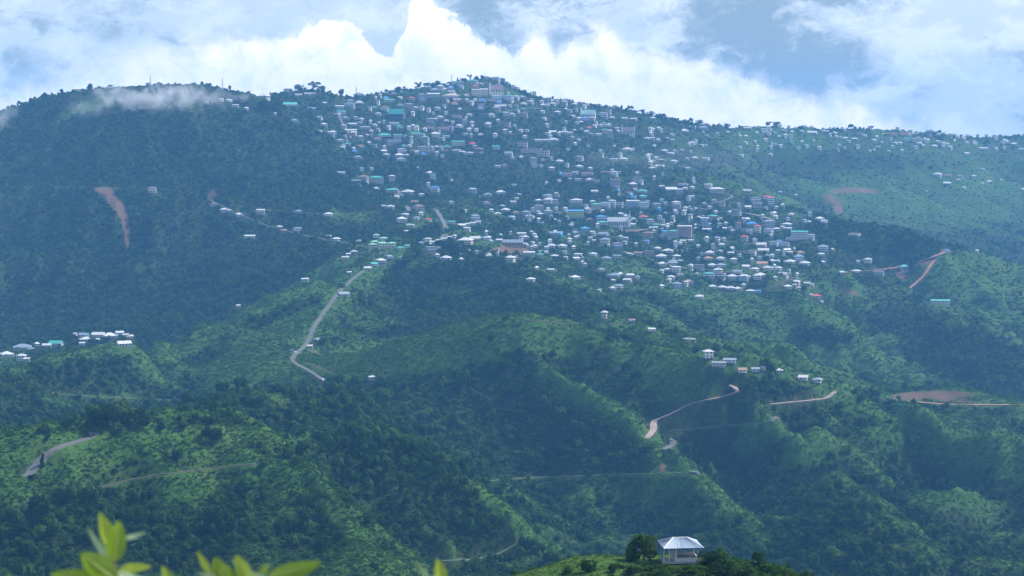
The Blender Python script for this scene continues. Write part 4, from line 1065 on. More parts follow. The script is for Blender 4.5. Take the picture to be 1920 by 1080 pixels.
# ------------------------------------------------------------------ roads
def ribbon(nm, kind, wd, P):
    mb = MB()
    L = []
    for i, p in enumerate(P):
        a = P[max(i - 1, 0)]
        b = P[min(i + 1, len(P) - 1)]
        t = Vector((b.x - a.x, b.y - a.y, 0)).normalized()
        s = Vector((-t.y, t.x, 0))
        w = wd * 0.5 * (1 + 0.12 * math.sin(i * 1.7))
        z = max(p.z, ground(p.x, p.y) + 0.12)
        l = Vector((p.x, p.y, z)) + s * w
        r = Vector((p.x, p.y, z)) - s * w
        L.append((l, r))
    V, F, S = [], [], []
    for l, r in L:
        dl = l + (l - r).normalized() * 0.9
        dr = r + (r - l).normalized() * 0.9
        dl.z = max(min(l.z - 0.3, ground(dl.x, dl.y) - 0.6), l.z - 1.4)
        dr.z = max(min(r.z - 0.3, ground(dr.x, dr.y) - 0.6), r.z - 1.4)
        V += [dl, l, r, dr]
    n = len(L)
    for k in range(n - 1):
        for q in range(3):
            F.append((4 * k + q, 4 * k + q + 1, 4 * k + q + 5, 4 * k + q + 4))
            S.append(0 if q == 1 else 1)
    mb.V = [tuple(v) for v in V]
    mb.F, mb.S = F, S
    o = mb.build(nm, [M[kind], M['grassy'] if kind in ('asphalt', 'grassy', 'dim') else M['earth']])
    o['kind'] = 'structure'
    return o


for rec in ROAD_PTS:
    ribbon(rec[0], rec[1], rec[2], rec[3])


# ------------------------------------------------------------------ houses
def roof_hip(mb, w, d, z, rise, over=0.8, t=0.16):
    X, Y = w / 2 + over, d / 2 + over
    r = max(0.0, X - Y) if X > Y else 0.0
    ry = max(0.0, Y - X) if Y > X else 0.0
    zb = z - over * rise / max(min(X, Y), 0.1) * 0.5
    V = [(-X, -Y, zb), (X, -Y, zb), (X, Y, zb), (-X, Y, zb), (-r, -ry, z + rise), (r, ry, z + rise)]
    lo = [(v[0], v[1], v[2] - t) for v in V]
    mb.add(V[:4] + [(-r - 0.01, -ry - 0.01, z + rise), (r + 0.01, ry + 0.01, z + rise)] + lo[:4],
           [(0, 1, 5, 4), (1, 2, 5), (2, 3, 4, 5), (3, 0, 4), (0, 6, 7, 1), (1, 7, 8, 2), (2, 8, 9, 3), (3, 9, 6, 0), (9, 8, 7, 6)])


def roof_gable(mb, w, d, z, rise, over=0.7, t=0.16):
    X, Y = w / 2 + over, d / 2 + over
    zb = z - over * rise / (d / 2)
    mb.slab([(-X, -Y, zb), (X, -Y, zb), (X, 0, z + rise), (-X, 0, z + rise)], t)
    mb.slab([(X, Y, zb), (-X, Y, zb), (-X, 0, z + rise + 0.01), (X, 0, z + rise + 0.01)], t)


def openings(mb, w, d, z0, h, n, r, dark=False, door=False, sides=True, size=1.6):
    """windows with frames on the four walls of a storey. material 0 frame, 1 pane"""
    def one(u, zc, face, sw, sh):
        for mi, (e, k) in ((0, (0.07, 1.0)), (1, (0.10, 0.84))):
            mb.mi = mi
            a, b = sw / 2 * k, sh / 2 * k
            if face == 'f':
                mb.box(u - a, u + a, -d / 2 - e, -d / 2 + 0.02, zc - b, zc + b)
            elif face == 'b':
                mb.box(u - a, u + a, d / 2 - 0.02, d / 2 + e, zc - b, zc + b)
            elif face == 'l':
                mb.box(-w / 2 - e, -w / 2 + 0.02, u - a, u + a, zc - b, zc + b)
            else:
                mb.box(w / 2 - 0.02, w / 2 + e, u - a, u + a, zc - b, zc + b)
    nx = n
    ny = max(1, int(d / (w / n)))
    zc = z0 + h * 0.55
    dk = r.randrange(nx) if door else -1
    for k in range(nx):
        u = -w / 2 + w * (k + 0.5) / nx
        if k == dk:
            one(u, z0 + 1.1, 'f', 1.1, 2.1)
        else:
            one(u, zc, 'f', size * 1.1, size)
        one(u, zc, 'b', size, size)
    if sides:
        for k in range(ny):
            u = -d / 2 + d * (k + 0.5) / ny
            one(u, zc, 'l', size, size)
            one(u, zc, 'r', size, size)


def house_parts(it, root):
    """the parts of a dwelling; returns the meshes by name"""
    r = it['r']
    w, d, n, k = it['W'] * 0.86, it['D'] * 0.88, it['n'], it['k']
    sh = {'s': 2.3, 'l': 2.6, 'q': 3.1, 'm': 2.9}.get(k, 2.7)
    H = sh * n
    wall, roof, win, ver, base = MB(), MB(), MB(), MB(), MB()
    # stilts or plinth down the slope
    if k in 'hgs' and r.random() < 0.55:
        m = max(2, int(w / 3.2))
        for a in range(m + 1):
            for b in (0, 1):
                x, y = -w / 2 + 0.2 + (w - 0.4) * a / m, (-d / 2 + 0.25) if b == 0 else 0.0
                base.box(x - 0.14, x + 0.14, y - 0.14, y + 0.14, -6.0, -0.15)
        base.box(-w / 2 - 0.1, w / 2 + 0.1, -d / 2 - 0.1, d / 2 + 0.1, -0.15, 0.0)
        bmat = M['post'] if r.random() < 0.6 else M['concrete']
        bname = 'stilt_frame'
    else:
        base.box(-w / 2 - 0.15, w / 2 + 0.15, -d / 2 - 0.15, d / 2 + 0.15, -6.0, 0.0)
        bmat = M['concrete']
        bname = 'plinth'
    base.build(bname, bmat, root)
    if k == 'q':
        # long block with open galleries
        g = min(1.8, d * 0.3)
        wall.box(-w / 2, w / 2, -d / 2 + g, d / 2, 0, H)
        for s in range(n):
            ver.box(-w / 2 - 0.25, w / 2 + 0.25, -d / 2 - 0.1, -d / 2 + g - 0.003, sh * (s + 1) - 0.3, sh * (s + 1) - 0.004)
            ver.box(-w / 2, w / 2, -d / 2 - 0.06, -d / 2 + 0.06, sh * s + 0.0, sh * s + 1.0)
        m = max(3, int(w / 3.0))
        for a in range(m + 1):
            x = -w / 2 + w * a / m
            ver.box(x - 0.18, x + 0.18, -d / 2 - 0.14, -d / 2 + 0.22, 0, H - 0.35)
        ver.build('gallery', M['wall_' + it['wall']], root)
        dd = d - g
        wm = MB()
        for s in range(n):
            for a in range(m):
                u = -w / 2 + w * (a + 0.5) / m
                win.mi = 0
                win.box(u - 0.9, u + 0.9, -d / 2 + g - 0.06, -d / 2 + g + 0.02, sh * s + 0.9, sh * s + 2.4)
                win.mi = 1
                win.box(u - 0.75, u + 0.75, -d / 2 + g - 0.1, -d / 2 + g + 0.01, sh * s + 1.05, sh * s + 2.25)
        roof_gable(roof, w, d, H, max(1.0, d * 0.16), 0.6)
        for sgn in (-1, 1):
            x = sgn * (w / 2 - 0.1)
            wall.add([(x, -d / 2 + 0.1, H), (x, d / 2 - 0.1, H), (x, 0, H + max(1.0, d * 0.16) - 0.1)], [(0, 1, 2)])
    elif k == 'm':
        for s in range(n):
            inset = 0.0 if r.random() < 0.7 else 0.3
            wall.box(-w / 2 + inset, w / 2 - inset, -d / 2 + 0.01 * s, d / 2, sh * s, sh * (s + 1) - 0.22)
            ver.box(-w / 2 - 0.35, w / 2 + 0.35, -d / 2 - 0.9, d / 2 + 0.2, sh * (s + 1) - 0.22, sh * (s + 1))
            openings(win, w, d, sh * s, sh - 0.22, max(2, int(w / 2.3)), r, door=(s == 0))
            if s > 0:
                ver.box(-w / 2 - 0.3, w / 2 + 0.3, -d / 2 - 0.86, -d / 2 - 0.76, sh * s, sh * s + 0.85)
                for q in range(max(2, int(w / 3)) + 1):
                    x = -w / 2 + w * q / max(2, int(w / 3))
                    ver.box(x - 0.11, x + 0.11, -d / 2 - 0.88, -d / 2 - 0.66, sh * s + 0.003, sh * (s + 1) - 0.223)
        ver.build('balcony', M['trim'] if it['wall'] in 'wkb' and r.random() < 0.6 else M['concrete'], root)
        if it['roof'] in 'TRB' or r.random() < 0.6:
            roof_hip(roof, w, d, H + 0.15, max(1.2, 0.16 * d), 0.7)
        else:
            roof.box(-w / 2 - 0.3, w / 2 + 0.3, -d / 2 - 0.8, d / 2 + 0.3, H, H + 0.25)
            for (x, y) in ((-w / 2 + .4, -d / 2 + .4), (w / 2 - .4, -d / 2 + .4), (w / 2 - .4, d / 2 - .4), (-w / 2 + .4, d / 2 - .4), (0, 0)):
                roof.box(x - 0.15, x + 0.15, y - 0.15, y + 0.15, H + 0.25, H + 1.3)
    else:
        wall.box(-w / 2, w / 2, -d / 2, d / 2, 0, H)
        nwin = max(2, int(w / 2.4)) if k != 's' else 2
        if it['w'] >= 9:
            for s in range(n):
                openings(win, w, d, sh * s, sh, nwin, r, door=(s == 0), size=1.6 if k != 's' else 1.0)
        if k == 'h':
            rise = max(1.3, 0.24 * d)
            roof_hip(roof, w, d, H, rise, 1.0)
            if r.random() < 0.5 and it['w'] >= 11:
                # small upper vent roof or porch gable in front
                pw = w * 0.4
                px = r.choice((-1, 1)) * w * 0.25
                zt = H - 0.1
                V = [(px - pw / 2, -d / 2 - 1.6, zt - .3), (px, -d / 2 - 1.6, zt + 0.8), (px + pw / 2, -d / 2 - 1.6, zt - .3),
                     (px - pw / 2, 0, zt - .3), (px, 0, zt + 0.8), (px + pw / 2, 0, zt - .3)]
                roof.add(V, [(0, 1, 4, 3), (1, 2, 5, 4)])
                wall.add([V[0], V[1], V[2]], [(0, 2, 1)])
        elif k in 'gl':
            rise = 0.26 * d if k == 'g' else 0.2 * d
            roof_gable(roof, w, d, H, rise, 0.7)
            for sgn in (-1, 1):
                x = sgn * (w / 2 - 0.002)
                wall.add([(x, -d / 2, H), (x, d / 2, H), (x, 0, H + rise - 0.1)], [(0, 1, 2)])
        else:
            e = 0.25 * r.choice((-1, 1))
            X, Y = w / 2 + 0.4, d / 2 + 0.4
            roof.slab([(-X, -Y, H + 0.05), (X, -Y, H + 0.05 + e), (X, Y, H + 0.75 + e), (-X, Y, H + 0.75)], 0.12)
            wall.box(-w / 2, w / 2, d / 2 - 0.2, d / 2 - 0.003, H, H + 0.4)
        if k in 'hgl' and it['w'] >= 10 and r.random() < (0.5 if k != 'l' else 0.8):
            # verandah: floor, white posts, rail
            g = 1.3
            z0 = sh * (n - 1)
            m = max(3, int(w / 2.0))
            ver.box(-w / 2, w / 2, -d / 2 - g, -d / 2 - 0.004, z0 - 0.15, z0)
            for a in range(m + 1):
                x = -w / 2 + 0.1 + (w - 0.2) * a / m
                ver.box(x - 0.13, x + 0.13, -d / 2 - g, -d / 2 - g + 0.26, z0, z0 + sh - 0.35)
            ver.box(-w / 2, w / 2, -d / 2 - g + 0.05, -d / 2 - g + 0.15, z0 + 0.75, z0 + 0.95)
            roof.slab([(-w / 2 - 0.4, -d / 2 - g - 0.5, z0 + sh - 0.45), (w / 2 + 0.4, -d / 2 - g - 0.5, z0 + sh - 0.45),
                       (w / 2 + 0.4, -d / 2 + 0.1, z0 + sh - 0.1), (-w / 2 - 0.4, -d / 2 + 0.1, z0 + sh - 0.1)], 0.1)
            ver.build('verandah', M['trim'], root)
    wm = M['wall_' + it['wall']]
    if it['wall'] == 'w':
        wm = r.choice((M['wall_w'], M['wall_w'], M['wall_w2'], M['wall_w2'], M['wall_w3'], M['wall_w4']))
    wall.build('wall', wm, root)
    roof.build('roof', M['roof_' + it['roof']], root)
    if win.V:
        win.build('windows', [M['trim'], M['glass'] if it['wall'] != 'k' or r.random() < 0.4 else M['wall_b']], root, kind='stuff')


LANDMARKS = [
 (715,460,'the green compound on the ridge'),(961,461,'the big grey market hall'),(1160,424,'the white church with a long nave'),
 (1079,407,'the yellow school block'),(744,222,'the green roofed church hall'),(1103,222,'the pale green church'),(1178,252,'the maroon roofed church'),
 (929,177,'the cream church on the summit'),(1185,388,'the pale blue gallery block'),(1284,440,'the four storey block'),(1499,446,'the green roofed school'),
 (1444,384,'the red roofed tower block'),(1647,436,'the wooded spur block'),(1763,568,'the lone green school'),
 (1688,250,'the walled playing field'),(854,178,'the concrete yard on the summit'),(998,284,'the stepped pink school'),(238,432,'the red landslide scar'),
 (562,670,'the hairpin of the ridge road'),(1292,637,'the open square frame'),(1344,360,'the unfinished concrete frame'),(1204,366,'the twin green roofs'),
 (190,645,'the village earth yard'),(1532,558,'the red roof below the town'),(886,270,'the pink roofed house'),
 (859,272,'the terrace wall school'),(1375,728,'the winding road bend'),(812,181,'the white terraced block'),
 (1048,443,'the blue water tank'),(1570,395,'the far red landslide'),(1778,472,'the end of the red dirt road'),(580,178,'the row on the west saddle'),
 (282,158,'the hilltop lattice mast'),(417,166,'the tall relay mast'),(838,436,'the pale town road bend'),(1322,425,'the white four storey block'),
 (1206,409,'the red hipped roof'),(760,380,'the steep western lane'),(1810,340,'the hamlet on the far slope'),(1400,520,'the lowest rows of the town'),
 (1050,200,'the eastern shoulder of the summit'),(1450,240,'the far ridge'),(1300,295,'the gap between the slopes'),(700,342,'the west quarter block'),
 (1010,395,'the brown middle block'),(1250,480,'the rows under the tall block'),(1130,485,'the houses under the hall'),(640,265,'the west rim of the town'),
]
ORD = ['', 'second', 'third', 'fourth', 'fifth', 'sixth', 'seventh', 'eighth', 'ninth', 'tenth', 'eleventh', 'twelfth', 'thirteenth', 'fourteenth', 'fifteenth']
_used = {}


def name_place(lst, what):
    """label each thing of lst [(dict with x, y)] by its looks (what(it)) and place beside a landmark"""
    groups = {}
    for it in lst:
        it['id'] = (it['x'], it['y'])
        c = sorted(LANDMARKS, key=lambda q: (q[0] - it['x']) ** 2 + 2.2 * (q[1] - it['y']) ** 2)
        q = c[0]
        dx, dy = it['x'] - q[0], (it['y'] - q[1]) * 1.5
        if abs(dx) > abs(dy):
            way = 'right of' if dx > 0 else 'left of'
        else:
            way = 'below' if dy > 0 else 'above'
        groups.setdefault((what(it), way, q[2]), []).append((abs(dx) + abs(dy), it['id'], it))
    for (wh, way, lm), g in groups.items():
        g.sort(key=lambda t: (t[0], t[1]))
        for k, (dd, _, it) in enumerate(g):
            pre = '' if len(g) == 1 else ('first ' if k == 0 else (ORD[k] + ' ' if k < len(ORD) else 'outermost '))
            it['label'] = (pre + wh + ' ' + way + ' ' + lm).strip()


FORM = {'h': 'hip roofed house', 'g': 'gabled house', 'm': 'block', 'q': 'galleried block', 'l': 'long row', 's': 'shed'}
NUMW = {1: 'one', 2: 'two', 3: 'three', 4: 'four'}


def looks(it):
    if it['k'] in 'mq':
        s = NUMW[it['n']] + ' storey ' + WALL_WORD[it['wall']] + ' ' + FORM[it['k']]
        return s
    s = ROOF_WORD[it['roof']] + ' ' + FORM[it['k']]
    if it['wall'] != 'w':
        s += ' with ' + WALL_WORD[it['wall']] + ' walls'
    elif it['n'] == 2:
        s = 'two storey ' + s
    return s


dwell = sorted([it for it in ITEMS if it['k'] in 'hg'], key=lambda t: -t['w'] * (1 + 0.4 * t['n']))
single, small = dwell[:300], dwell[300:]
others = [it for it in ITEMS if it['k'] not in 'hg']
name_place(single + others, looks)
NAMES = {'h': ('house', 'house', 'houses on the hillside'), 'g': ('house', 'house', 'houses on the hillside'),
         'm': ('storey_building', 'building', 'concrete buildings of the town'), 'q': ('gallery_building', 'building', 'large galleried buildings'),
         'l': ('row_building', 'row building', 'long low rows in the town'), 's': ('shed', 'shed', 'sheds on the hillside')}
for it in single + others:
    nm, cat, grp = NAMES[it['k']]
    root = thing(nm, it['label'], cat, it['pos'], it['yaw'], grp)
    house_parts(it, root)
# the smallest houses, beyond the three hundred that show largest: one mass
mb = MB()
for it in small + FILL:
    W, D = it['W'] * 0.8, it['D'] * 0.8
    H = 2.6 * it['n']
    t = MB()
    t.mi = 0
    t.box(-W / 2, W / 2, -D / 2, D / 2, -4, H)
    t.mi = 2
    for s in range(it['n']):
        for a in range(2):
            u = (-0.25 + 0.5 * a) * W
            t.box(u - 0.6, u + 0.6, -D / 2 - 0.06, -D / 2 + 0.02, 2.6 * s + 0.9, 2.6 * s + 2.0)
    t.mi = 1 if it['roof'] in 'W' else 3
    roof_hip(t, W, D, H, 1.5, 0.8)
    ca, sa = math.cos(it['yaw']), math.sin(it['yaw'])
    p = it['pos']
    i = len(mb.V)
    mb.V += [(p.x + v[0] * ca - v[1] * sa, p.y + v[0] * sa + v[1] * ca, p.z + v[2]) for v in t.V]
    mb.F += [tuple(i + q for q in f) for f in t.F]
    mb.S += t.S
o = mb.build('distant_small_houses', [M['wall_w'], M['roof_W'], M['glass'], M['roof_G']])
o['kind'] = 'stuff'
# ------------------------------------------------------------------ buildings one can name
def site(px, py, wpx, depth_ratio=0.5, lift=0.25, yaw=0.0, grade_it=True):
    """footprint at a picture point: centre, width, depth, yaw"""
    p = SITES[(px, py)]
    return p


def frame_of(px, py, wpx, ratio, yaw=0.0):
    pos, W, D, y0 = SITES[(px, py)]
    return pos, W, D, y0 + yaw


def church(px, py, roofm, wallm, label, spire=-1, hall=False, yaw=0.0, twin=False, bays=6):
    pos, W, D, y0 = SITES[(px, py)]
    t = thing('church' if not hall else 'market_hall', label, 'church' if not hall else 'hall', pos, y0 + yaw)
    H = 0.27 * W if not hall else 0.2 * W
    rise = D * 0.55 if not hall else D * 0.3
    w = MB()
    w.box(-W / 2, W / 2, -D / 2, D / 2, -6, H)
    for s in (-1, 1):
        x = s * (W / 2 - 0.002)
        w.add([(x, -D / 2, H), (x, D / 2, H), (x, 0, H + rise)], [(0, 1, 2)])
    # buttresses
    for k in range(bays + 1):
        x = -W / 2 + W * k / bays
        w.box(x - 0.25, x + 0.25, -D / 2 - 0.5, -D / 2 + 0.01, -3, H * 0.8)
    w.build('wall', wallm, t)
    r = MB()
    roof_gable(r, W - 0.6, D, H, rise, 0.6)
    r.build('roof', roofm, t)
    # each window of the nave is a part
    me = None
    for k in range(bays):
        x = -W / 2 + W * (k + 0.5) / bays
        if me is None:
            q = MB()
            hw, zh = W / bays * 0.2, H * 0.66
            q.box(-hw, hw, -0.12, 0.03, 0, zh * 0.8)
            q.add([(-hw, -0.12, zh * 0.8), (hw, -0.12, zh * 0.8), (0, -0.12, zh), (-hw, 0.03, zh * 0.8), (hw, 0.03, zh * 0.8), (0, 0.03, zh)],
                  [(0, 1, 2), (1, 4, 5, 2), (3, 0, 2, 5)])
            o = q.build('window', M['glass'], t)
            me = o.data
        else:
            o = bpy.data.objects.new('window', me)
            COL.objects.link(o)
            o.parent = t
        o.location = (x, -D / 2, H * 0.2)
    if spire:
        s = MB()
        x, b = spire * (W / 2 - 0.5), max(1.3, W * 0.055)
        zt = H + rise * (1.0 if not twin else 0.7)
        s.box(x - b, x + b, -D * 0.5 - 0.6, -D * 0.5 - 0.6 + 2 * b, -4, zt)
        s.box(x - b - 0.2, x + b + 0.2, -D * 0.5 - 0.8, -D * 0.5 - 0.4 + 2 * b, zt - 0.3, zt)
        yc = -D * 0.5 - 0.6 + b
        zz = zt + b * 4.2
        s.add([(x - b, yc - b, zt), (x + b, yc - b, zt), (x + b, yc + b, zt), (x - b, yc + b, zt), (x, yc, zz)],
              [(0, 1, 4), (1, 2, 4), (2, 3, 4), (3, 0, 4)])
        s.build('steeple', M['trim'] if not hall else wallm, t)
        c = MB()
        c.box(x - 0.1, x + 0.1, yc - 0.1, yc + 0.1, zz - 0.5, zz + 1.8)
        c.box(x - 0.6, x + 0.6, yc - 0.1, yc + 0.1, zz + 0.9, zz + 1.15)
        c.build('cross', M['trim'], t)
        q = MB()
        q.box(x - b * 0.45, x + b * 0.45, -D * 0.5 - 0.7, -D * 0.5 - 0.55, zt - 2.6, zt - 1.0)
        q.build('belfry_opening', M['glass'], t)
        if twin:
            s = MB()
            x = -x
            s.box(x - b * 0.8, x + b * 0.8, -D * 0.5 - 0.5, -D * 0.5 - 0.5 + 2 * b, -4, zt + 0.8)
            s.add([(x - b * .8, -D * .5 - .5, zt + .8), (x + b * .8, -D * .5 - .5, zt + .8), (x + b * .8, -D * .5 - .5 + 2 * b, zt + .8), (x - b * .8, -D * .5 - .5 + 2 * b, zt + .8), (x, -D * .5 - .5 + b, zt + 3)],
                  [(0, 1, 4), (1, 2, 4), (2, 3, 4), (3, 0, 4)])
            s.build('pinnacle', M['trim'], t)
    # gable front with porch and door
    q = MB()
    sx = -spire if spire else 1
    q.box(sx * (W / 2) - 0.1, sx * (W / 2) + 0.12, -0.9, 0.9, 0, 2.6)
    q.build('door', M['post'], t)
    return t


church(744, 222, M['roof_T'], M['wall_k'], 'big church hall with green roof and dark timber front below the west saddle', spire=0, yaw=-0.35, bays=7)
church(1103, 221, plain('pale_green_roof', (0.30, 0.46, 0.46), 0.5, 0.1), M['wall_w'], 'pale green roofed church with a thin white spire on the east shoulder', spire=-1, yaw=-0.1, bays=7)
church(1178, 252, M['roof_P'], M['wall_w'], 'white church with maroon roof and tall white steeple beside dark trees', spire=-1, twin=True, bays=6)
church(930, 178, M['roof_P'], M['wall_c'], 'cream church with large maroon roof and bell tower on the summit', spire=-1, yaw=0.15, bays=5)
church(1160, 426, M['roof_W'], M['wall_w'], 'long white church with grey nave roof and slim spire at its right end', spire=1, bays=12)
church(961, 462, M['roof_G'], M['wall_p'], 'large grey roofed market hall behind a bare earth yard', spire=0, hall=True, bays=9)


def school_block(px, py, n, label, group=None):
    pos, W, D, y0 = SITES[(px, py)]
    t = thing('school_block', label, 'school', pos, y0 - 0.12, group)
    H = 3.1 * n
    w = MB()
    w.box(-W / 2, W / 2, -D / 2 + 1.6, D / 2, -5, H)
    for s in range(n + 1):
        w.box(-W / 2 - 0.2, W / 2 + 0.2, -D / 2, D / 2 + 0.2, 3.1 * s - 0.25, 3.1 * s)
    w.build('wall', M['wall_p'], t)
    b = MB()
    for s in range(n):
        b.box(-W / 2, W / 2, -D / 2 + 0.02, -D / 2 + 0.14, 3.1 * s + 0.004, 3.1 * s + 1.0)
    b.build('parapet', M['wall_c'], t)
    m = max(3, int(W / 3.2))
    q = MB()
    q.box(-0.16, 0.16, 0, 0.3, 0, H - 0.26)
    me = None
    for k in range(m + 1):
        if me is None:
            o = q.build('column', M['trim'], t)
            me = o.data
        else:
            o = bpy.data.objects.new('column', me)
            COL.objects.link(o)
            o.parent = t
        o.location = (-W / 2 + W * k / m, -D / 2 + 0.16, 0.002)
    me = None
    q = MB()
    q.box(-0.9, 0.9, -0.05, 0.05, 0, 1.5)
    for s in range(n):
        for k in range(m):
            if me is None:
                o = q.build('window', M['glass'], t)
                me = o.data
            else:
                o = bpy.data.objects.new('window', me)
                COL.objects.link(o)
                o.parent = t
            o.location = (-W / 2 + W * (k + 0.5) / m, -D / 2 + 1.58, 3.1 * s + 1.0)
    r = MB()
    r.box(-W / 2 - 0.4, W / 2 + 0.4, -D / 2 - 0.3, D / 2 + 0.4, H, H + 0.2)
    r.build('roof', M['roof_G'] if n > 1 else M['roof_W'], t)


SG = 'stepped wings of the pink school'
school_block(980, 274, 2, 'upper left wing of the stepped pink school', SG)
school_block(996, 286, 2, 'long middle wing of the stepped pink school', SG)
school_block(1019, 293, 3, 'lower right wing of the stepped pink school', SG)

# green roofed compound on the ridge: seven blocks at different heights
for (px, py, n, lab) in ((706, 450, 2, 'topmost small block of the green roofed ridge compound'), (703, 458, 1, 'narrow block under the top of the green roofed ridge compound'),
                         (699, 473, 3, 'tall front left block of the green roofed ridge compound'), (720, 456, 2, 'middle back block of the green roofed ridge compound'),
                         (718, 466, 2, 'low centre block of the green roofed ridge compound'), (735, 466, 2, 'right wing of the green roofed ridge compound')):
    pos, W, D, y0 = SITES[(px, py)]
    t = thing('compound_block', lab, 'building', pos, y0 + 0.12, 'blocks of the green roofed ridge compound')
    H = 2.9 * n
    w = MB()
    w.box(-W / 2, W / 2, -D / 2, D / 2, -6, H)
    w.build('wall', M['wall_c'], t)
    r = MB()
    roof_hip(r, W, D, H, 1.3, 0.8)
    for s in range(1, n):
        r.slab([(-W / 2 - .6, -D / 2 - 0.9, 2.9 * s - 0.35), (W / 2 + .6, -D / 2 - 0.9, 2.9 * s - 0.35), (W / 2 + .6, -D / 2 + 0.05, 2.9 * s), (-W / 2 - .6, -D / 2 + 0.05, 2.9 * s)], 0.1)
    r.build('roof', M['roof_T2'], t)
    me = None
    m = max(2, int(W / 2.6))
    for s in range(n):
        for k in range(m):
            if me is None:
                q = MB()
                q.box(-0.6, 0.6, -0.08, 0.02, 0, 1.3)
                o = q.build('window', M['glass'], t)
                me = o.data
            else:
                o = bpy.data.objects.new('window', me)
                COL.objects.link(o)
                o.parent = t
            o.location = (-W / 2 + W * (k + 0.5) / m, -D / 2, 2.9 * s + 0.9)


# ------------------------------------------------------------------ yards and walls
def pad(name, corners, m, lift=0.25, thick=4.0):
    P = [hit(*c) for c in corners]
    z = max(p.z for p in P) * 0.5 + sum(p.z for p in P) / len(P) * 0.5 + lift
    mb = MB()
    P = [Vector((p.x, p.y, p.z * 0.6 + z * 0.4)) for p in P]
    a, b, c = P[0], P[1], P[2]
    if (b - a).cross(c - b).z < 0:
        P = P[::-1]
    mb.slab([(p.x, p.y, p.z + lift) for p in P], thick)
    o = mb.build(name, m)
    o['kind'] = 'structure'
    return o


pad('concrete_yard', [(828, 182), (882, 182), (878, 174), (850, 173)], M['court'])
pad('compound_yard', [(711, 477), (730, 478), (729, 466), (712, 466)], M['court2'])
# playing field on the far ridge: buff wall and turf bank, with an arched stand
p0, p1 = hit(1653, 252), hit(1722, 253)
zt = max(p0.z, p1.z) + 2.0
t = thing('retaining_wall', 'long buff retaining wall of the playing field on the far ridge', 'wall', (p0 + p1) / 2)
mid = (p0 + p1) / 2
mb = MB()
a, b = p0 - mid, p1 - mid
n = Vector((0, 1, 0))
mb.slab([(a.x, a.y, zt - mid.z), (b.x, b.y, zt - mid.z), (b.x, b.y + 1.2, zt - mid.z), (a.x, a.y + 1.2, zt - mid.z)], 9.0)
mb.build('wall', M['wall_c'], t)
mb = MB()
mb.box(a.x, b.x, min(a.y, b.y) - 0.2, min(a.y, b.y) + 1.6, zt - mid.z + 0.004, zt - mid.z + 0.4)
mb.build('coping', M['concrete'], t)
p = hit(1689, 250)
t = thing('arched_stand', 'white arched stand behind the playing field wall on the far ridge', 'stand', (p.x, p.y + 12, zt - 0.5))
mb = MB()
R = 5.0
for k in range(10):
    a0, a1 = math.pi * k / 10, math.pi * (k + 1) / 10
    mb.beam((R * math.cos(a0), 0, 2 + R * math.sin(a0)), (R * math.cos(a1), 0, 2 + R * math.sin(a1)), 0.45)
mb.build('arch', M['trim'], t)
mb = MB()
mb.box(-R - .4, -R + .4, -.4, .4, -4, 2)
mb.box(R - .4, R + .4, -.4, .4, -4, 2)
mb.build('pier', M['trim'], t)
mb = MB()
mb.box(-R + .4, R - .4, 0.5, 3.5, -3, 3.6)
mb.build('stage', M['wall_w'], t)
# terrace wall with the lane above it, under the cream school
p0, p1 = hit(768, 283), hit(866, 285)
mid = (p0 + p1) / 2
t = thing('terrace_wall', 'long pinkish terrace wall under the cream green roofed school', 'wall', mid)
mb = MB()
N = 10
for k in range(N):
    q0, q1 = hit(768 + 98 * k / N, 282.5), hit(768 + 98 * (k + 1) / N, 282.5)
    mb.box(q0.x - mid.x, q1.x - mid.x, q0.y - mid.y - 0.5 - 0.003 * k, q0.y - mid.y + 0.6 + 0.003 * k, min(q0.z, q1.z) - mid.z - 3, max(q0.z, mid.z) - mid.z + 1.6)
mb.build('wall', M['wall_p2'], t)
mb = MB()
mb.box((p0 - mid).x, (p1 - mid).x, -1.2, -1.0, 1.7, 2.2)
mb.build('parapet', M['wall_c'], t)

# ------------------------------------------------------------------ open square frame, masts, tanks, vehicles
p = hit(1292, 641)
t = thing('roofless_frame', 'roofless pale concrete ring beam on short columns beside the trees', 'building frame', p, 0.75)
s = 3.9
for nm, (x0, x1, y0, y1) in (('beam', (-s, s, -s - .3, -s + .3)), ('beam', (-s, s, s - .3, s + .3)), ('beam', (-s - .3, -s + .3, -s + .302, s - .302)), ('beam', (s - .3, s + .3, -s + .302, s - .302))):
    MB().box(x0, x1, y0, y1, 2.6, 3.2).build(nm, M['trim'], t)
for x in (-s, s):
    for y in (-s, s):
        MB().box(x - .22, x + .22, y - .22, y + .22, -4, 2.6).build('column', M['concrete'], t)


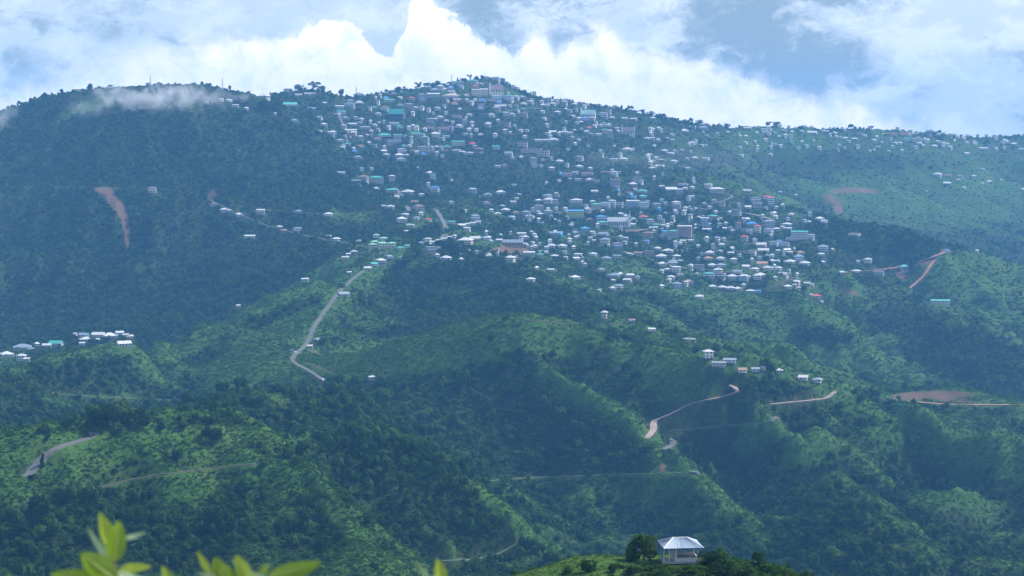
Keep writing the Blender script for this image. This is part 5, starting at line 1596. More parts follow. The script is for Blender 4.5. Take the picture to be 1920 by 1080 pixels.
def mast(px, py, top, label, boxy=False):
    p = hit(px, py)
    h = (py - top) * p.y / 3850.0
    t = thing('lattice_mast', label, 'mast', p, 0.4, 'masts on the ridges')
    b = max(0.8, h * 0.055)
    mb = MB()
    n = max(5, int(h / 2.2))
    C4 = [(-1, -1), (1, -1), (1, 1), (-1, 1)]
    def P(c, z):
        k = b * (1 - 0.6 * z / h)
        return (c[0] * k, c[1] * k, z - 1)
    for c in C4:
        mb.beam(P(c, 0), P(c, h), 0.14, 0.1, 4)
    mb.build('leg_frame', M['concrete'], t)
    mb = MB()
    for k in range(n):
        z0, z1 = h * k / n, h * (k + 1) / n
        for q in range(4):
            a, c = C4[q], C4[(q + 1) % 4]
            mb.beam(P(a, z0), P(c, z1), 0.07, 0.07, 3)
            mb.beam(P(a, z1), P(c, z1), 0.07, 0.07, 3)
    mb.build('bracing', M['concrete'], t, kind='stuff')
    for z, q in ((h * 0.8, 0), (h * 0.62, 2)):
        mb = MB()
        mb.box(-0.25, 0.25, -1.3, -0.7, z, z + 2.0)
        mb.build('antenna_panel', M['trim'], t)
    MB().beam((0, 0, h - 1.2), (0, 0, h + 2), 0.08, 0.04, 4).build('whip_aerial', M['concrete'], t)


mast(282, 160, 141, 'thin lattice mast beside a grey hut on the flat hilltop')
mast(417, 170, 146, 'tall relay mast on the wooded shoulder of the left hill')
mast(668, 172, 153, 'faint lattice mast above the green roofed house on the saddle')
mast(847, 158, 139, 'slim mast on the skyline left of the summit houses')


def tank(px, py, wpx, label):
    p = hit(px, py)
    r = wpx * p.y / 3850 / 2
    t = thing('water_tank', label, 'tank', p, 0, 'blue water tanks in the town')
    h = r * 1.7
    V, F = [], []
    prof = [(0.96, 0), (1, 0.1), (1, 0.75), (0.8, 0.92), (0.28, 1.0), (0.26, 1.1), (0, 1.1)]
    n = 12
    mb = MB()
    for q, z in prof:
        for k in range(n):
            a = 2 * math.pi * k / n
            V.append((r * q * math.cos(a), r * q * math.sin(a), 2.0 + h * z))
    for i in range(len(prof) - 1):
        for k in range(n):
            F.append((i * n + k, i * n + (k + 1) % n, (i + 1) * n + (k + 1) % n, (i + 1) * n + k))
    mb.add(V, F).build('tank_body', M['tank'], t, smooth=True)
    mb = MB()
    for x in (-.6, .6):
        for y in (-.6, .6):
            mb.box(x * r - .12, x * r + .12, y * r - .12, y * r + .12, -3, 1.8)
    mb.box(-r, r, -r, r, 1.8, 1.995)
    mb.build('stand', M['concrete'], t)


tank(1182, 373, 9, 'bright blue water tank above the pale blue gallery block')
tank(1051, 446, 7, 'blue water tank under the dark row of houses')
tank(1050, 331, 7, 'round blue water tank left of the long maroon roofed row')
tank(1235, 397, 7, 'blue water tank below the white two storey houses')
tank(1159, 362, 6, 'small blue tank left of the twin green roofs')
tank(863, 481, 4, 'tiny blue tank in the trees below the ridge road houses')


def vehicle(px, py, m, label, yaw, van=True, L=4.4):
    p = hit(px, py)
    t = thing('parked_van' if van else 'parked_car', label, 'van' if van else 'car', (p.x, p.y, p.z + 0.1), yaw, 'vehicles along the ridge road')
    w, h = 1.8, 1.9 if van else 1.45
    mb = MB()
    # bonnet, windscreen rake and cabin as one prism
    prof = [(-L / 2, .35), (-L / 2, .95), (-L / 2 + .25, h if van else 1.0), (-L / 2 + (.3 if van else 1.0), h), (L / 2 - 1.4, h), (L / 2 - .8, 1.05), (L / 2 - .05, .9), (L / 2, .35)]
    V = [(x, -w / 2, z) for x, z in prof] + [(x, w / 2, z) for x, z in prof]
    n = len(prof)
    mb.add(V, [tuple(range(n))[::-1], tuple(range(n, 2 * n))] + [(k, (k + 1) % n, n + (k + 1) % n, n + k) for k in range(n)])
    mb.build('body', m, t)
    for s in (-1, 1):
        MB().box(-L / 2 + .5, L / 2 - 1.4, s * (w / 2 + .01) - .01, s * (w / 2 + .01) + .01, h - .75, h - .2).build('side_window', M['glass'], t)
        for x in (-L / 2 + .8, L / 2 - .8):
            mb = MB()
            mb.beam((x, s * (w / 2 - .12), .33), (x, s * (w / 2 + .05), .33), .33, .33, 12)
            mb.build('wheel', M['glass'], t)
    mb = MB()
    mb.add([(L / 2 - 1.36, -w / 2 + .15, h - .06), (L / 2 - .78, -w / 2 + .1, 1.1), (L / 2 - .78, w / 2 - .1, 1.1), (L / 2 - 1.36, w / 2 - .15, h - .06)], [(0, 1, 2, 3)])
    mb.build('windscreen', M['glass'], t)


vehicle(555, 663, M['trim'], 'white van parked at the hairpin of the ridge road', 0.7)
vehicle(547, 659, M['roof_G'], 'grey van beside the white one at the ridge road hairpin', 1.1)
vehicle(605, 714, M['trim'], 'white car at the lower end of the ridge road', -0.9, False)
vehicle(488, 797 if False else 405, M['roof_R'], 'small red car on the hillside lane below the long white row', 0.2, False)


# ------------------------------------------------------------------ pavilion on the knoll
def pavilion():
    p = hit(1286, 1057, 250, 420)
    t = thing('pavilion', 'open sided pavilion with ribbed pale metal roof on the grassy knoll', 'pavilion', (p.x, p.y + 2.0, p.z + 0.3), 0.10)
    k = p.y / 360.0
    # local frame: x right, y away; body 4.2 m wide on the right, open porch on the left
    bx0, bx1, by0, by1 = -2.1 * k, 2.1 * k, -1.9 * k, 1.9 * k
    px0 = -4.15 * k
    E = 2.62 * k
    white = M['pav_white']
    MB().box(px0, bx1 + .1, by0 - .1, by1 + .1, -2.5, 0.05).build('floor_slab', M['concrete'], t)
    MB().box(bx0 + .32, bx1 - .25, by0, by0 + .12, .05, .72).build('front_wall', white, t)
    MB().box(bx1 - .12, bx1, by0 + .26, by1 - .2, .05, .72).build('side_wall', white, t)
    MB().box(bx0 + .12, bx1 - .2, by1 - .12, by1, .05, .95).build('back_wall', white, t)
    MB().box(bx0 - .02, bx0 + .10, by0 + .32, by1, .05, E - .02).build('side_wall', white, t)
    MB().box(bx0 + .1, bx0 + .75, by1 - .125, by1 - .005, .952, E).build('back_wall', white, t)
    for nm, x, y, r in (('post', bx0, by0, .32), ('post', bx1 - .25, by0, .25), ('post', bx1 - .2, by1 - .2, .2), ('post', px0, by0 + .4, .16), ('post', px0 + .9, by0 + .2, .22), ('post', px0, by1 - .3, .16)):
        MB().box(x, x + r, y, y + r, .05, E).build(nm, white, t)
    MB().box(bx0 + .33, bx1 - .26, by0 + .02, by0 + .16, E - .28, E - .02).build('lintel', M['post'], t)
    MB().box(bx0 + .5, bx1 - .6, by1 - .75, by1 - .3, .4, .48).build('bench', M['post'], t)
    # roof: hipped with a short ridge
    X0, X1, Y0, Y1 = px0 - .15, bx1 + .75, by0 - 0.8, by1 + 1.8
    zr = E + 1.25 * k
    rx0, rx1, ry = X0 + 2.25 * k, X1 - 2.45 * k, (Y0 + Y1) / 2
    ze = E - 0.02
    A, B, C_, D_ = Vector((X0, Y0, ze)), Vector((X1, Y0, ze)), Vector((X1, Y1, ze)), Vector((X0, Y1, ze))
    R0, R1 = Vector((rx0, ry, zr)), Vector((rx1, ry, zr))

    def sheets(p0, p1, q0, q1, n, start):
        for i in range(n):
            a, b = p0.lerp(p1, i / n), p0.lerp(p1, (i + 1) / n)
            c, d = q0.lerp(q1, (i + 1) / n), q0.lerp(q1, i / n)
            nr = (b - a).cross(c - a).normalized() if (c - d).length > 1e-4 or True else Vector((0, 0, 1))
            up = nr * (0.015 if (i + start) % 2 else 0.035)
            mb = MB()
            # corrugated sheet: ridges run up the slope
            m = 4
            V = []
            for j in range(m + 1):
                f = j / m
                o = up + nr * (0.045 if j % 2 else 0.0)
                V.append(a.lerp(b, f) + o)
                V.append(d.lerp(c, f) + o)
            F = [(2 * j, 2 * j + 2, 2 * j + 3, 2 * j + 1) for j in range(m)]
            mb.add(V, F)
            mb.build('roof_panel', M['pav_roof'] if (i * 7 + start) % 5 else M['pav_roof2'], roof)
    base = MB()
    base.add([A, B, C_, D_, R0, R1], [(0, 1, 5, 4), (1, 2, 5), (2, 3, 4, 5), (3, 0, 4), (3, 2, 1, 0)])
    roof = base.build('roof', M['pav_roof'], t)
    sheets(A, B, R0, R1, 12, 0)
    sheets(B, C_, R1, R1 + Vector((0, .001, 0)), 8, 1)
    sheets(C_, D_, R1, R0, 12, 0)
    sheets(D_, A, R0 + Vector((0, .001, 0)), R0, 8, 1)
    for a, b in ((A, R0), (B, R1), (C_, R1), (D_, R0), (R0, R1)):
        MB().beam(a + Vector((0, 0, .07)), b + Vector((0, 0, .07)), .085, .085, 6).build('ridge_cap', M['trim'], roof)
    for a, b in ((A, B), (B, C_), (C_, D_), (D_, A)):
        MB().beam(a + Vector((0, 0, -.09)), b + Vector((0, 0, -.09)), .075, .075, 4).build('fascia', M['fascia'], roof)
    return p


pav = pavilion()
# ------------------------------------------------------------------ single trees
def crown_mesh(name, seed, form, n, size, m):
    r = np.random.default_rng(seed)
    V, F = [], []
    L = []
    if form == 'broad':
        for k in range(7):
            a = r.uniform(0, 6.28)
            q = r.uniform(0.1, 0.62)
            L.append((q * math.cos(a), q * math.sin(a), r.uniform(0.35, 1.2), r.uniform(0.30, 0.5), 0.85))
    elif form == 'umbrella':
        for k in range(8):
            a = r.uniform(0, 6.28)
            q = r.uniform(0.1, 0.8)
            L.append((q * math.cos(a), q * math.sin(a), r.uniform(1.35, 1.6), r.uniform(0.25, 0.4), 0.42))
    elif form == 'column':
        for k in range(8):
            L.append((r.normal(0, .08), r.normal(0, .08), 0.35 + 0.26 * k, 0.40 * (1 - 0.075 * k) * r.uniform(.85, 1.1), 1.1))
    else:  # open, ragged
        for k in range(6):
            a = r.uniform(0, 6.28)
            q = r.uniform(0.25, 0.75)
            L.append((q * math.cos(a), q * math.sin(a), r.uniform(0.6, 1.7), r.uniform(0.2, 0.34), 0.7))
    for k in range(n):
        c = L[k % len(L)]
        d = r.normal(size=3)
        d[2] += 0.25
        d /= np.linalg.norm(d)
        p = np.array(c[:3]) + d * c[3] * r.uniform(0.55, 1.12) * np.array([1, 1, c[4]])
        nr = d + r.normal(size=3) * 0.7
        nr /= np.linalg.norm(nr)
        t = np.cross(nr, r.normal(size=3))
        t /= np.linalg.norm(t)
        b = np.cross(nr, t)
        s = size * r.uniform(0.5, 1.4)
        i = len(V)
        V += [p + t * s, p + b * s * .7 + nr * s * .2, p - t * s, p - b * s * .7]
        F.append((i, i + 1, i + 2, i + 3))
    me = bpy.data.meshes.new(name)
    me.from_pydata([tuple(map(float, v)) for v in V], [], F)
    me.materials.append(m)
    return me, L


def trunk_mesh(name, L, form):
    mb = MB()
    h = 0.9 if form != 'umbrella' else 1.2
    mb.beam((0, 0, -0.3), (0.02, 0.01, h * 0.55), 0.07, 0.05, 6)
    mb.beam((0.02, 0.01, h * 0.55), (0, 0, h), 0.05, 0.03, 6)
    for c in L[:6]:
        mb.beam((0.01, 0, h * 0.5), (c[0] * .9, c[1] * .9, max(c[2] - .1, h * .6)), 0.035, 0.014, 5)
    me = bpy.data.meshes.new(name)
    me.from_pydata([tuple(map(float, v)) for v in mb.V], [], mb.F)
    me.materials.append(M['bark'])
    return me


TREE_KINDS = {}
for form, nm in (('broad', 'broad_tree'), ('umbrella', 'umbrella_tree'), ('column', 'column_tree'), ('open', 'ragged_tree')):
    TREE_KINDS[form] = []
    for v in range(3):
        cm, L = crown_mesh('crown', 500 + v * 7 + len(form), form, 520, 0.11, M['leaf_dark'] if v == 2 else M['leaf'])
        TREE_KINDS[form].append((nm, cm, trunk_mesh('trunk', L, form)))

TREES = [  # x, y of the foot, height in px, width factor, form, label
 (133,804,32,1.0,'broad','dark round tree standing over the end of the hill road'),
 (178,803,36,.9,'broad','tall dark tree just right of the hill road bend'),
 (214,804,44,1.2,'broad','widest dark tree on the crest right of the hill road'),
 (236,806,34,.9,'broad','dark tree at the right end of the crest clump'),
 (262,806,30,1.1,'broad','pale loose crowned tree behind the near crest'),
 (300,808,18,1.1,'broad','low bushy tree on the near crest between two taller ones'),
 (90,812,18,1.1,'broad','small round tree above the hill road on bright grass'),
 (72,812,12,1.1,'broad','tiny bush tree on the grass crest at the far left'),
 (80,876,26,.7,'column','dark upright tree beside the middle of the hill road'),
 (60,900,12,1.2,'broad','bush tree covering the lower end of the hill road'),
 (385,826,26,.9,'broad','dark tree on the bright crest near the contour track end'),
 (410,830,30,.8,'broad','taller dark tree beside its twin on the bright crest'),
 (345,806,16,1.4,'broad','low wide tree on the near crest'),
 (492,876,18,.9,'broad','dark tree at the right end of the contour track'),
 (535,826,14,.9,'broad','small tree on the short bright grass saddle'),
 (560,870,16,1.0,'broad','round tree under the bright grass saddle'),
 (643,915,44,.6,'column','tallest dark column tree at the left edge of the wood'),
 (650,880,36,.6,'column','column tree behind the tallest one in the lower wood'),
 (664,862,30,.6,'column','pale topped column tree high in the lower wood'),
 (747,885,44,.75,'column','broad column tree in the middle of the lower wood'),
 (752,930,40,.55,'column','slim column tree under the broad one in the wood'),
 (803,935,40,.6,'column','pointed column tree on the right side of the wood'),
 (712,930,34,.6,'column','column tree in the dark hollow of the wood'),
 (735,975,34,.55,'column','lowest column tree of the wood'),
 (832,930,26,1.1,'broad','bright round tree beside the pointed column tree'),
 (713,958,20,1.2,'broad','dark round tree below the wood'),
 (835,980,22,.5,'open','pale bare trunked tree in the lower wood'),
 (1208,1050,54,.95,'broad','big dark tree standing behind the pavilion on its left'),
 (1186,1052,36,.8,'broad','smaller dark tree left of the big one by the pavilion'),
 (1100,1072,26,1.2,'broad','dark bush tree on the left shoulder of the knoll'),
 (1062,1076,18,1.2,'broad','round bush on the grassy left slope of the knoll'),
 (1230,1078,26,1.4,'broad','leafy bush tree under the porch of the pavilion'),
 (1330,1066,34,1.2,'broad','dense bush tree touching the right wall of the pavilion'),
 (1350,1062,34,1.1,'broad','taller rounded bush tree right of the pavilion'),
 (1365,1076,30,1.0,'broad','white flowering bush tree on the right slope of the knoll'),
 (1422,1066,36,.75,'broad','lone dark tree on the right slope of the knoll'),
 (1395,1090,36,1.3,'broad','wide bright bush tree low on the right slope of the knoll'),
 (1470,1092,30,1.2,'broad','pale bush at the right foot of the knoll'),
 (1290,1096,26,1.5,'broad','low bush tree in front of the pavilion'),
 (1180,1078,20,1.3,'broad','low bush tree left of the pavilion slope'),
 (115,170,14,.8,'open','lone ragged tree standing above the left hilltop edge'),
 (66,190,8,1.2,'broad','tiny round tree on the far left skyline'),
 (208,158,8,1.6,'broad','low flat tree on the bright top of the left hill'),
 (350,164,10,.9,'broad','lone tree at the right end of the misty hilltop'),
 (375,170,14,1.3,'broad','dark tree beside the lone one on the hilltop'),
 (398,174,14,1.3,'broad','dark tree left of the relay mast'),
 (447,186,18,1.5,'broad','wide round tree right of the relay mast'),
 (466,190,16,1.3,'broad','round tree where the left hill meets the saddle'),
 (496,206,26,1.0,'broad','very dark tree left of the green roofed row'),
 (520,208,30,.9,'broad','taller very dark tree beside the green roofed row'),
 (511,180,14,1.0,'open','ragged tree at the left end of the west saddle'),
 (562,170,18,1.2,'broad','left tree of the skyline clump on the west saddle'),
 (588,168,22,1.4,'open','tallest ragged tree of the skyline clump on the west saddle'),
 (603,172,18,1.2,'broad','right tree of the skyline clump on the west saddle'),
 (626,186,10,1.2,'broad','small tree going down from the skyline clump'),
 (692,184,12,1.1,'open','ragged tree right of the saddle house'),
 (707,182,12,1.0,'open','second ragged tree right of the saddle house'),
 (745,164,12,1.3,'broad','round tree on the skyline left of the summit'),
 (785,158,16,1.1,'open','ragged tree rising on the skyline left of the summit'),
 (800,160,12,1.4,'broad','round dark tree on the skyline near the summit'),
 (822,160,12,1.4,'broad','broad dark tree left of the slim mast'),
 (858,150,14,.5,'column','first slim tree on the summit line'),
 (864,150,12,.5,'column','second slim tree on the summit line'),
 (881,150,14,.9,'open','ragged tree above the green summit block'),
 (995,173,8,.9,'column','small upright tree on the east summit slope'),
 (1182,212,20,1.0,'open','open crowned tree standing clear on the east skyline'),
 (1160,210,14,1.1,'open','ragged tree left of the open crowned skyline tree'),
 (1203,215,14,1.2,'open','leaning tree right of the open crowned skyline tree'),
 (1220,218,14,1.2,'broad','round tree on the east skyline'),
 (1240,224,16,1.5,'broad','broad tree before the notch of the east skyline'),
 (1262,232,16,.8,'open','tree at the notch of the east skyline'),
 (1290,236,14,1.4,'broad','round tree right of the east skyline notch'),
 (1310,234,14,1.2,'broad','tree above the white house in the skyline notch'),
 (1363,238,12,1.3,'broad','round tree on the far ridge row'),
 (1440,236,12,1.4,'broad','left tree of the pair on the far ridge'),
 (1456,238,14,1.4,'broad','right tree of the pair on the far ridge'),
 (1500,244,12,1.3,'broad','tree between two far ridge rows'),
 (1597,240,12,1.2,'broad','tree above the far ridge houses'),
 (1634,244,12,.9,'open','ragged lone tree left of the playing field wall'),
 (1760,262,12,1.4,'broad','round tree right of the playing field wall'),
 (1785,262,12,1.2,'open','ragged tree right of the playing field wall'),
 (1848,270,10,1.4,'broad','tree over the last far ridge houses'),
 (1900,278,10,1.2,'broad','outermost tree of the far ridge'),
 (950,600,12,1.3,'broad','round tree on top of the grassy middle hill'),
 (918,640,14,1.0,'broad','dark bush tree on the grassy middle hill'),
 (607,645,14,1.2,'broad','dark tree behind the hut by the ridge road'),
 (640,540,10,1.3,'broad','tree above the gabled hut on the ridge road'),
 (850,478,26,1.2,'broad','dark tree at the foot of the stalls row'),
 (781,478,20,1.2,'broad','dark tree right of the ridge compound'),
 (766,492,20,1.2,'broad','round dark tree below the ridge compound'),
 (788,512,20,.6,'column','dark column tree on the slope under the stalls'),
 (677,508,12,.5,'column','dark upright tree where the ridge road bends'),
 (1602,740,12,1.0,'broad','tree on the crest at the end of the village road'),
 (1612,755,18,1.0,'broad','dark tree under the crest right of the village road'),
 (1435,690,20,1.1,'broad','dark tree between the white ridge village houses'),
 (1446,696,18,1.1,'broad','second dark tree between the ridge village houses'),
 (1345,664,18,1.1,'broad','tree above the long grey row of the ridge village'),
 (1305,662,14,1.1,'broad','tree between the square frame and the ridge village'),
 (1790,478,10,1.0,'broad','tree at the crest beside the end of the dirt road'),
 (1889,500,9,.8,'column','lone upright tree on the far right crest'),
]
TREES += [
 (1150,1072,20,1.3,'broad','loose bush tree half way up the left side of the knoll'),
 (1250,1092,26,1.5,'broad','bush tree at the front corner post of the pavilion'),
 (1345,1088,34,1.4,'broad','wide bush tree below the white flowering one'),
 (1318,1090,22,1.3,'broad','low bush tree at the foot of the pavilion wall'),
 (1440,1084,30,1.3,'broad','bright bush tree below the lone dark tree of the knoll'),
 (1505,1100,30,1.2,'broad','outer bush tree on the lowest right end of the knoll'),
]
_tr = random.Random(11)
for (x, y, hp, wf, form, label) in TREES:
    p = hit(x, y, 250)
    if p.y > 2600:
        hp *= 0.72
        wf *= 1.15
    nm, cm, tm = TREE_KINDS[form][_tr.randrange(3)]
    top = {'broad': 1.55, 'umbrella': 1.8, 'column': 2.45, 'open': 1.9}[form]
    s = hp * p.y / 3850.0 / top * 1.06
    t = thing(nm, label, 'tree', (p.x, p.y, p.z - 0.2), _tr.uniform(0, 6.28), 'single trees')
    for me, part in ((tm, 'trunk'), (cm, 'crown')):
        o = bpy.data.objects.new(part, me)
        COL.objects.link(o)
        o.parent = t
        k = s * (wf if form != 'column' else wf * 1.5)
        o.scale = (k, k, s)
    CLEAR.append((p.x, p.y, 0.8))

# ------------------------------------------------------------------ mist and drifting cloud
def mist(name, px, py, D, wpx, hpx, depth, dens, seed, soft=0.8):
    c = at(px, py, D)
    W, H = wpx * D / 3850 / 2, hpx * D / 3850 / 2
    bm = bmesh.new()
    bmesh.ops.create_icosphere(bm, subdivisions=3, radius=1.0)
    for v in bm.verts:
        v.co = Vector((v.co.x * W, v.co.y * depth / 2, v.co.z * H))
    me = bpy.data.meshes.new(name)
    bm.to_mesh(me)
    bm.free()
    o = bpy.data.objects.new(name, me)
    o.location = c
    COL.objects.link(o)
    o['kind'] = 'stuff'
    m, g = mat(name)
    out = g.n('ShaderNodeOutputMaterial')
    tc = g.n('ShaderNodeTexCoord')
    q = g.n('ShaderNodeMapping', {'Vector': tc.outputs['Object'], 'Scale': (1 / W, 2 / depth, 1 / H)}).outputs[0]
    ln = g.n('ShaderNodeVectorMath', {0: q}, operation='LENGTH').outputs['Value']
    n1 = g.noise(tc.outputs['Object'], 0.036, 7, 0.68, 0.8)
    sh = g.m('SUBTRACT', g.m('SUBTRACT', 1.0, ln), g.m('MULTIPLY', g.m('SUBTRACT', 0.57, n1.outputs[0]), 4.2))
    d = g.m('MULTIPLY', g.step(sh, 0.0, soft), dens)
    vol = g.n('ShaderNodeVolumePrincipled', {'Color': (0.93, 0.95, 1.0, 1), 'Density': d, 'Anisotropy': 0.2})
    g.t.links.new(vol.outputs[0], out.inputs['Volume'])
    me.materials.append(m)
    return o


mist('hilltop_mist', 292, 187, 2880, 330, 74, 130, 0.026, 1)
mist('hilltop_mist_shreds', 180, 205, 2880, 170, 60, 90, 0.007, 2)
mist('saddle_mist', 455, 182, 2960, 90, 26, 70, 0.012, 3)
mist('valley_cloud', 0, 228, 2860, 90, 110, 120, 0.012, 4)
mist('ridge_cloud', 1250, 300, 3100, 560, 70, 220, 0.0009, 5)


# ------------------------------------------------------------------ leafy shoots close to the viewer
def leaf_mesh(base, tip, width, D0, D1, bend, side):
    """a blade with a folded midrib between two surveyed points"""
    a, b = at(base[0], base[1], D0), at(tip[0], tip[1], D1)
    ax = (b - a)
    L = ax.length
    ax = ax / L
    view = ((a + b) / 2).normalized()
    sd = ax.cross(view).normalized()
    nr = sd.cross(ax).normalized()
    ca, sa = math.cos(side), math.sin(side)
    sd, nr = sd * ca + nr * sa, nr * ca - sd * sa
    w = 1.05 * width * (D0 + D1) / 2 / 3850 / 2
    V, F = [], []
    n = 12
    for i in range(n + 1):
        t = i / n
        prof = (math.sin(math.pi * min(1, t * 0.93 + 0.04) ** 0.85) ** 0.8) * (1 - 0.35 * t)
        prof = max(0.0, prof) if i < n else 0.0
        wave = 0.05 * math.sin(t * 9 + side)
        c = a + ax * (L * t) + nr * (bend * L * math.sin(math.pi * t) * 0.5)
        for j, f in enumerate((-1, -0.5, 0, 0.5, 1)):
            V.append(c + sd * (w * prof * f) + nr * (w * prof * (abs(f) ** 1.2 * 0.35 + wave * f)))
    for i in range(n):
        for j in range(4):
            q = 5 * i + j
            F.append((q, q + 1, q + 6, q + 5))
    return V, F


def shoot(label, node, foot, D, leaves, stem_pts=()):
    g0 = at(node[0], node[1], D)
    fx = at(foot[0], foot[1], D)
    zg = ground(fx.x, fx.y)
    base = Vector((fx.x, fx.y + 0.05, zg - 0.02))
    t = thing('leafy_shoot', label, 'plant', base, 0, 'young shoots close to the viewer')
    mb = MB()
    mid = Vector((fx.x, fx.y, (zg + g0.z) / 2 + 0.1)) - base
    low = Vector((0, 0, 0))
    top = g0 - base
    q = mid.lerp(top, 0.6) + Vector((0.01, 0, 0))
    mb.beam(low, mid, 0.008, 0.0065, 7).beam(mid, q, 0.0065, 0.005, 7).beam(q, top, 0.005, 0.0035, 7)
    mb.build('stem', M['red_stem'], t, smooth=True)
    for (b, tip, w, d0, d1, bend, side, m) in leaves:
        V, F = leaf_mesh(b, tip, w, D + d0, D + d1, bend, side)
        mb = MB()
        mb.add([v - base for v in V], F)
        lf = mb.build('leaf', M[m], t, smooth=True)
        a = at(b[0], b[1], D + d0) - base
        e = at(tip[0], tip[1], D + d1) - base
        mb = MB()
        c0 = V[2] - base
        c1 = V[5 * 6 + 2] - base
        c2 = V[5 * 11 + 2] - base
        off = Vector((0, -0.0006, 0))
        mb.beam(c0 + off, c1 + off, 0.0011, 0.0008, 4).beam(c1 + off, c2 + off, 0.0008, 0.0003, 4)
        mb.build('midrib', M['rib'], lf)
        near = top
        MB().beam(near, a, 0.0016, 0.0012, 5).build('leaf_stalk', M['red_stem'], t)


shoot('largest leafy shoot with upright yellow green leaves at the picture corner', (214, 1060), (216, 1140), 3.0, [
 ((215, 1034), (186, 960), 34, 0, .02, -.05, .25, 'leaf_yellow'),
 ((216, 1052), (224, 976), 44, -.02, -.03, .06, -.2, 'leaf_fresh'),
 ((203, 1050), (163, 988), 20, .02, .05, -.08, .9, 'leaf_pale'),
 ((232, 1008), (274, 997), 13, .02, .04, .1, .7, 'leaf_pale'),
 ((219, 1090), (151, 1036), 52, -.06, -.1, .1, .1, 'leaf_fresh'),
 ((196, 1100), (92, 1076), 44, -.06, -.08, .1, .3, 'leaf_fresh'),
 ((222, 1076), (286, 1062), 26, -.02, .02, .2, -.4, 'leaf_yellow'),
 ((214, 1070), (284, 1086), 26, -.05, -.03, .12, .9, 'leaf_pale')])
shoot('short shoot with a single leaf tip beside the largest one', (318, 1094), (318, 1150), 3.05, [
 ((322, 1100), (304, 1060), 24, 0, 0, .1, .2, 'leaf_fresh'),
 ((322, 1100), (338, 1078), 16, 0, .02, .1, .2, 'leaf_fresh')])
shoot('crowded shoot of yellow green leaves left of the lone big leaf', (420, 1090), (425, 1150), 3.1, [
 ((393, 1074), (369, 1033), 15, 0, .02, .05, .2, 'leaf_yellow'),
 ((420, 1092), (402, 1044), 40, -.02, 0, .1, .1, 'leaf_fresh'),
 ((410, 1090), (368, 1074), 14, -.03, -.02, .1, .6, 'leaf_pale'),
 ((470, 1078), (432, 1050), 14, .03, .05, .1, .8, 'leaf_pale'),
 ((472, 1094), (442, 1040), 30, -.03, -.04, .08, -.2, 'leaf_yellow'),
 ((478, 1094), (505, 1054), 22, 0, .02, -.1, .3, 'leaf_fresh'),
 ((440, 1100), (424, 1058), 26, .02, .03, .1, .3, 'leaf_fresh')])
shoot('shoot with one large pointed leaf leaning over the valley', (506, 1092), (500, 1150), 3.0, [
 ((505, 1082), (604, 1052), 44, -.02, .0, .10, .35, 'leaf_fresh'),
 ((500, 1090), (470, 1072), 14, 0, 0, .1, .4, 'leaf_pale'),
 ((512, 1096), (560, 1082), 26, -.04, -.03, .1, .2, 'leaf_fresh')])
shoot('small lone sprig with one bright leaf at the bottom middle', (826, 1092), (826, 1160), 3.1, [
 ((829, 1092), (820, 1048), 26, 0, .01, .06, .2, 'leaf_yellow'),
 ((808, 1092), (776, 1054), 12, .02, .04, .08, .8, 'leaf_pale'),
 ((832, 1094), (850, 1078), 12, 0, 0, .1, .7, 'leaf_pale')])
# ------------------------------------------------------------------ haze
def build_haze():
    me = bpy.data.meshes.new('haze')
    x0, x1, y0, y1, z0, z1 = -2700, 2700, -8, 6700, float(GZ.min()) - 1.0, 150
    me.from_pydata([(x, y, z) for x in (x0, x1) for y in (y0, y1) for z in (z0, z1)], [],
                   [(0, 1, 3, 2), (4, 6, 7, 5), (0, 4, 5, 1), (2, 3, 7, 6), (0, 2, 6, 4), (1, 5, 7, 3)])
    o = bpy.data.objects.new('haze', me)
    COL.objects.link(o)
    o['kind'] = 'stuff'
    m, g = mat('haze')
    out = g.n('ShaderNodeOutputMaterial')
    vol = g.n('ShaderNodeVolumePrincipled', {'Color': (0.18, 0.51, 1.0, 1), 'Density': 0.95e-4, 'Anisotropy': 0.0})
    g.t.links.new(vol.outputs[0], out.inputs['Volume'])
    me.materials.append(m)


build_haze()
# ------------------------------------------------------------------ vegetation that covers the hills
def leaf_cloud(seed, lobes, n, size, squash=0.8, up=0.35, core=True):
    """a crown of many small leaf-clump faces spread over uneven lobes, unit radius about 1"""
    r = np.random.default_rng(seed)
    V, F = [], []
    L = []
    for k in range(lobes):
        a = r.uniform(0, 2 * math.pi)
        q = r.uniform(0.15, 0.55) if lobes > 1 else 0
        L.append((q * math.cos(a), q * math.sin(a), r.uniform(0.45, 1.0) * squash, r.uniform(0.42, 0.62) if lobes > 1 else 0.9))
    for k in range(n):
        c = L[k % lobes]
        d = r.normal(size=3)
        d[2] = d[2] * 0.9 + up
        d /= np.linalg.norm(d)
        rad = c[3] * r.uniform(0.72, 1.08)
        p = np.array([c[0], c[1], c[2]]) + d * rad * np.array([1, 1, squash])
        nrm = d + r.normal(size=3) * 0.55
        nrm /= np.linalg.norm(nrm)
        t = np.cross(nrm, r.normal(size=3))
        t /= np.linalg.norm(t)
        b = np.cross(nrm, t)
        s = size * r.uniform(0.6, 1.4)
        i = len(V)
        V += [tuple(p + t * s), tuple(p + b * s * 0.8 + nrm * s * 0.2), tuple(p - t * s * 0.9), tuple(p - b * s * 0.8 - nrm * s * 0.15)]
        F.append((i, i + 1, i + 2, i + 3))
    if core:
        for c in L:
            bm = bmesh.new()
            bmesh.ops.create_icosphere(bm, subdivisions=1, radius=c[3] * 0.78)
            i = len(V)
            for v in bm.verts:
                w = 1 + 0.25 * (r.random() - 0.5)
                V.append((c[0] + v.co.x * w, c[1] + v.co.y * w, c[2] + v.co.z * w * squash))
            bm.verts.ensure_lookup_table()
            for f in bm.faces:
                F.append(tuple(i + v.index for v in f.verts))
            bm.free()
    return V, F


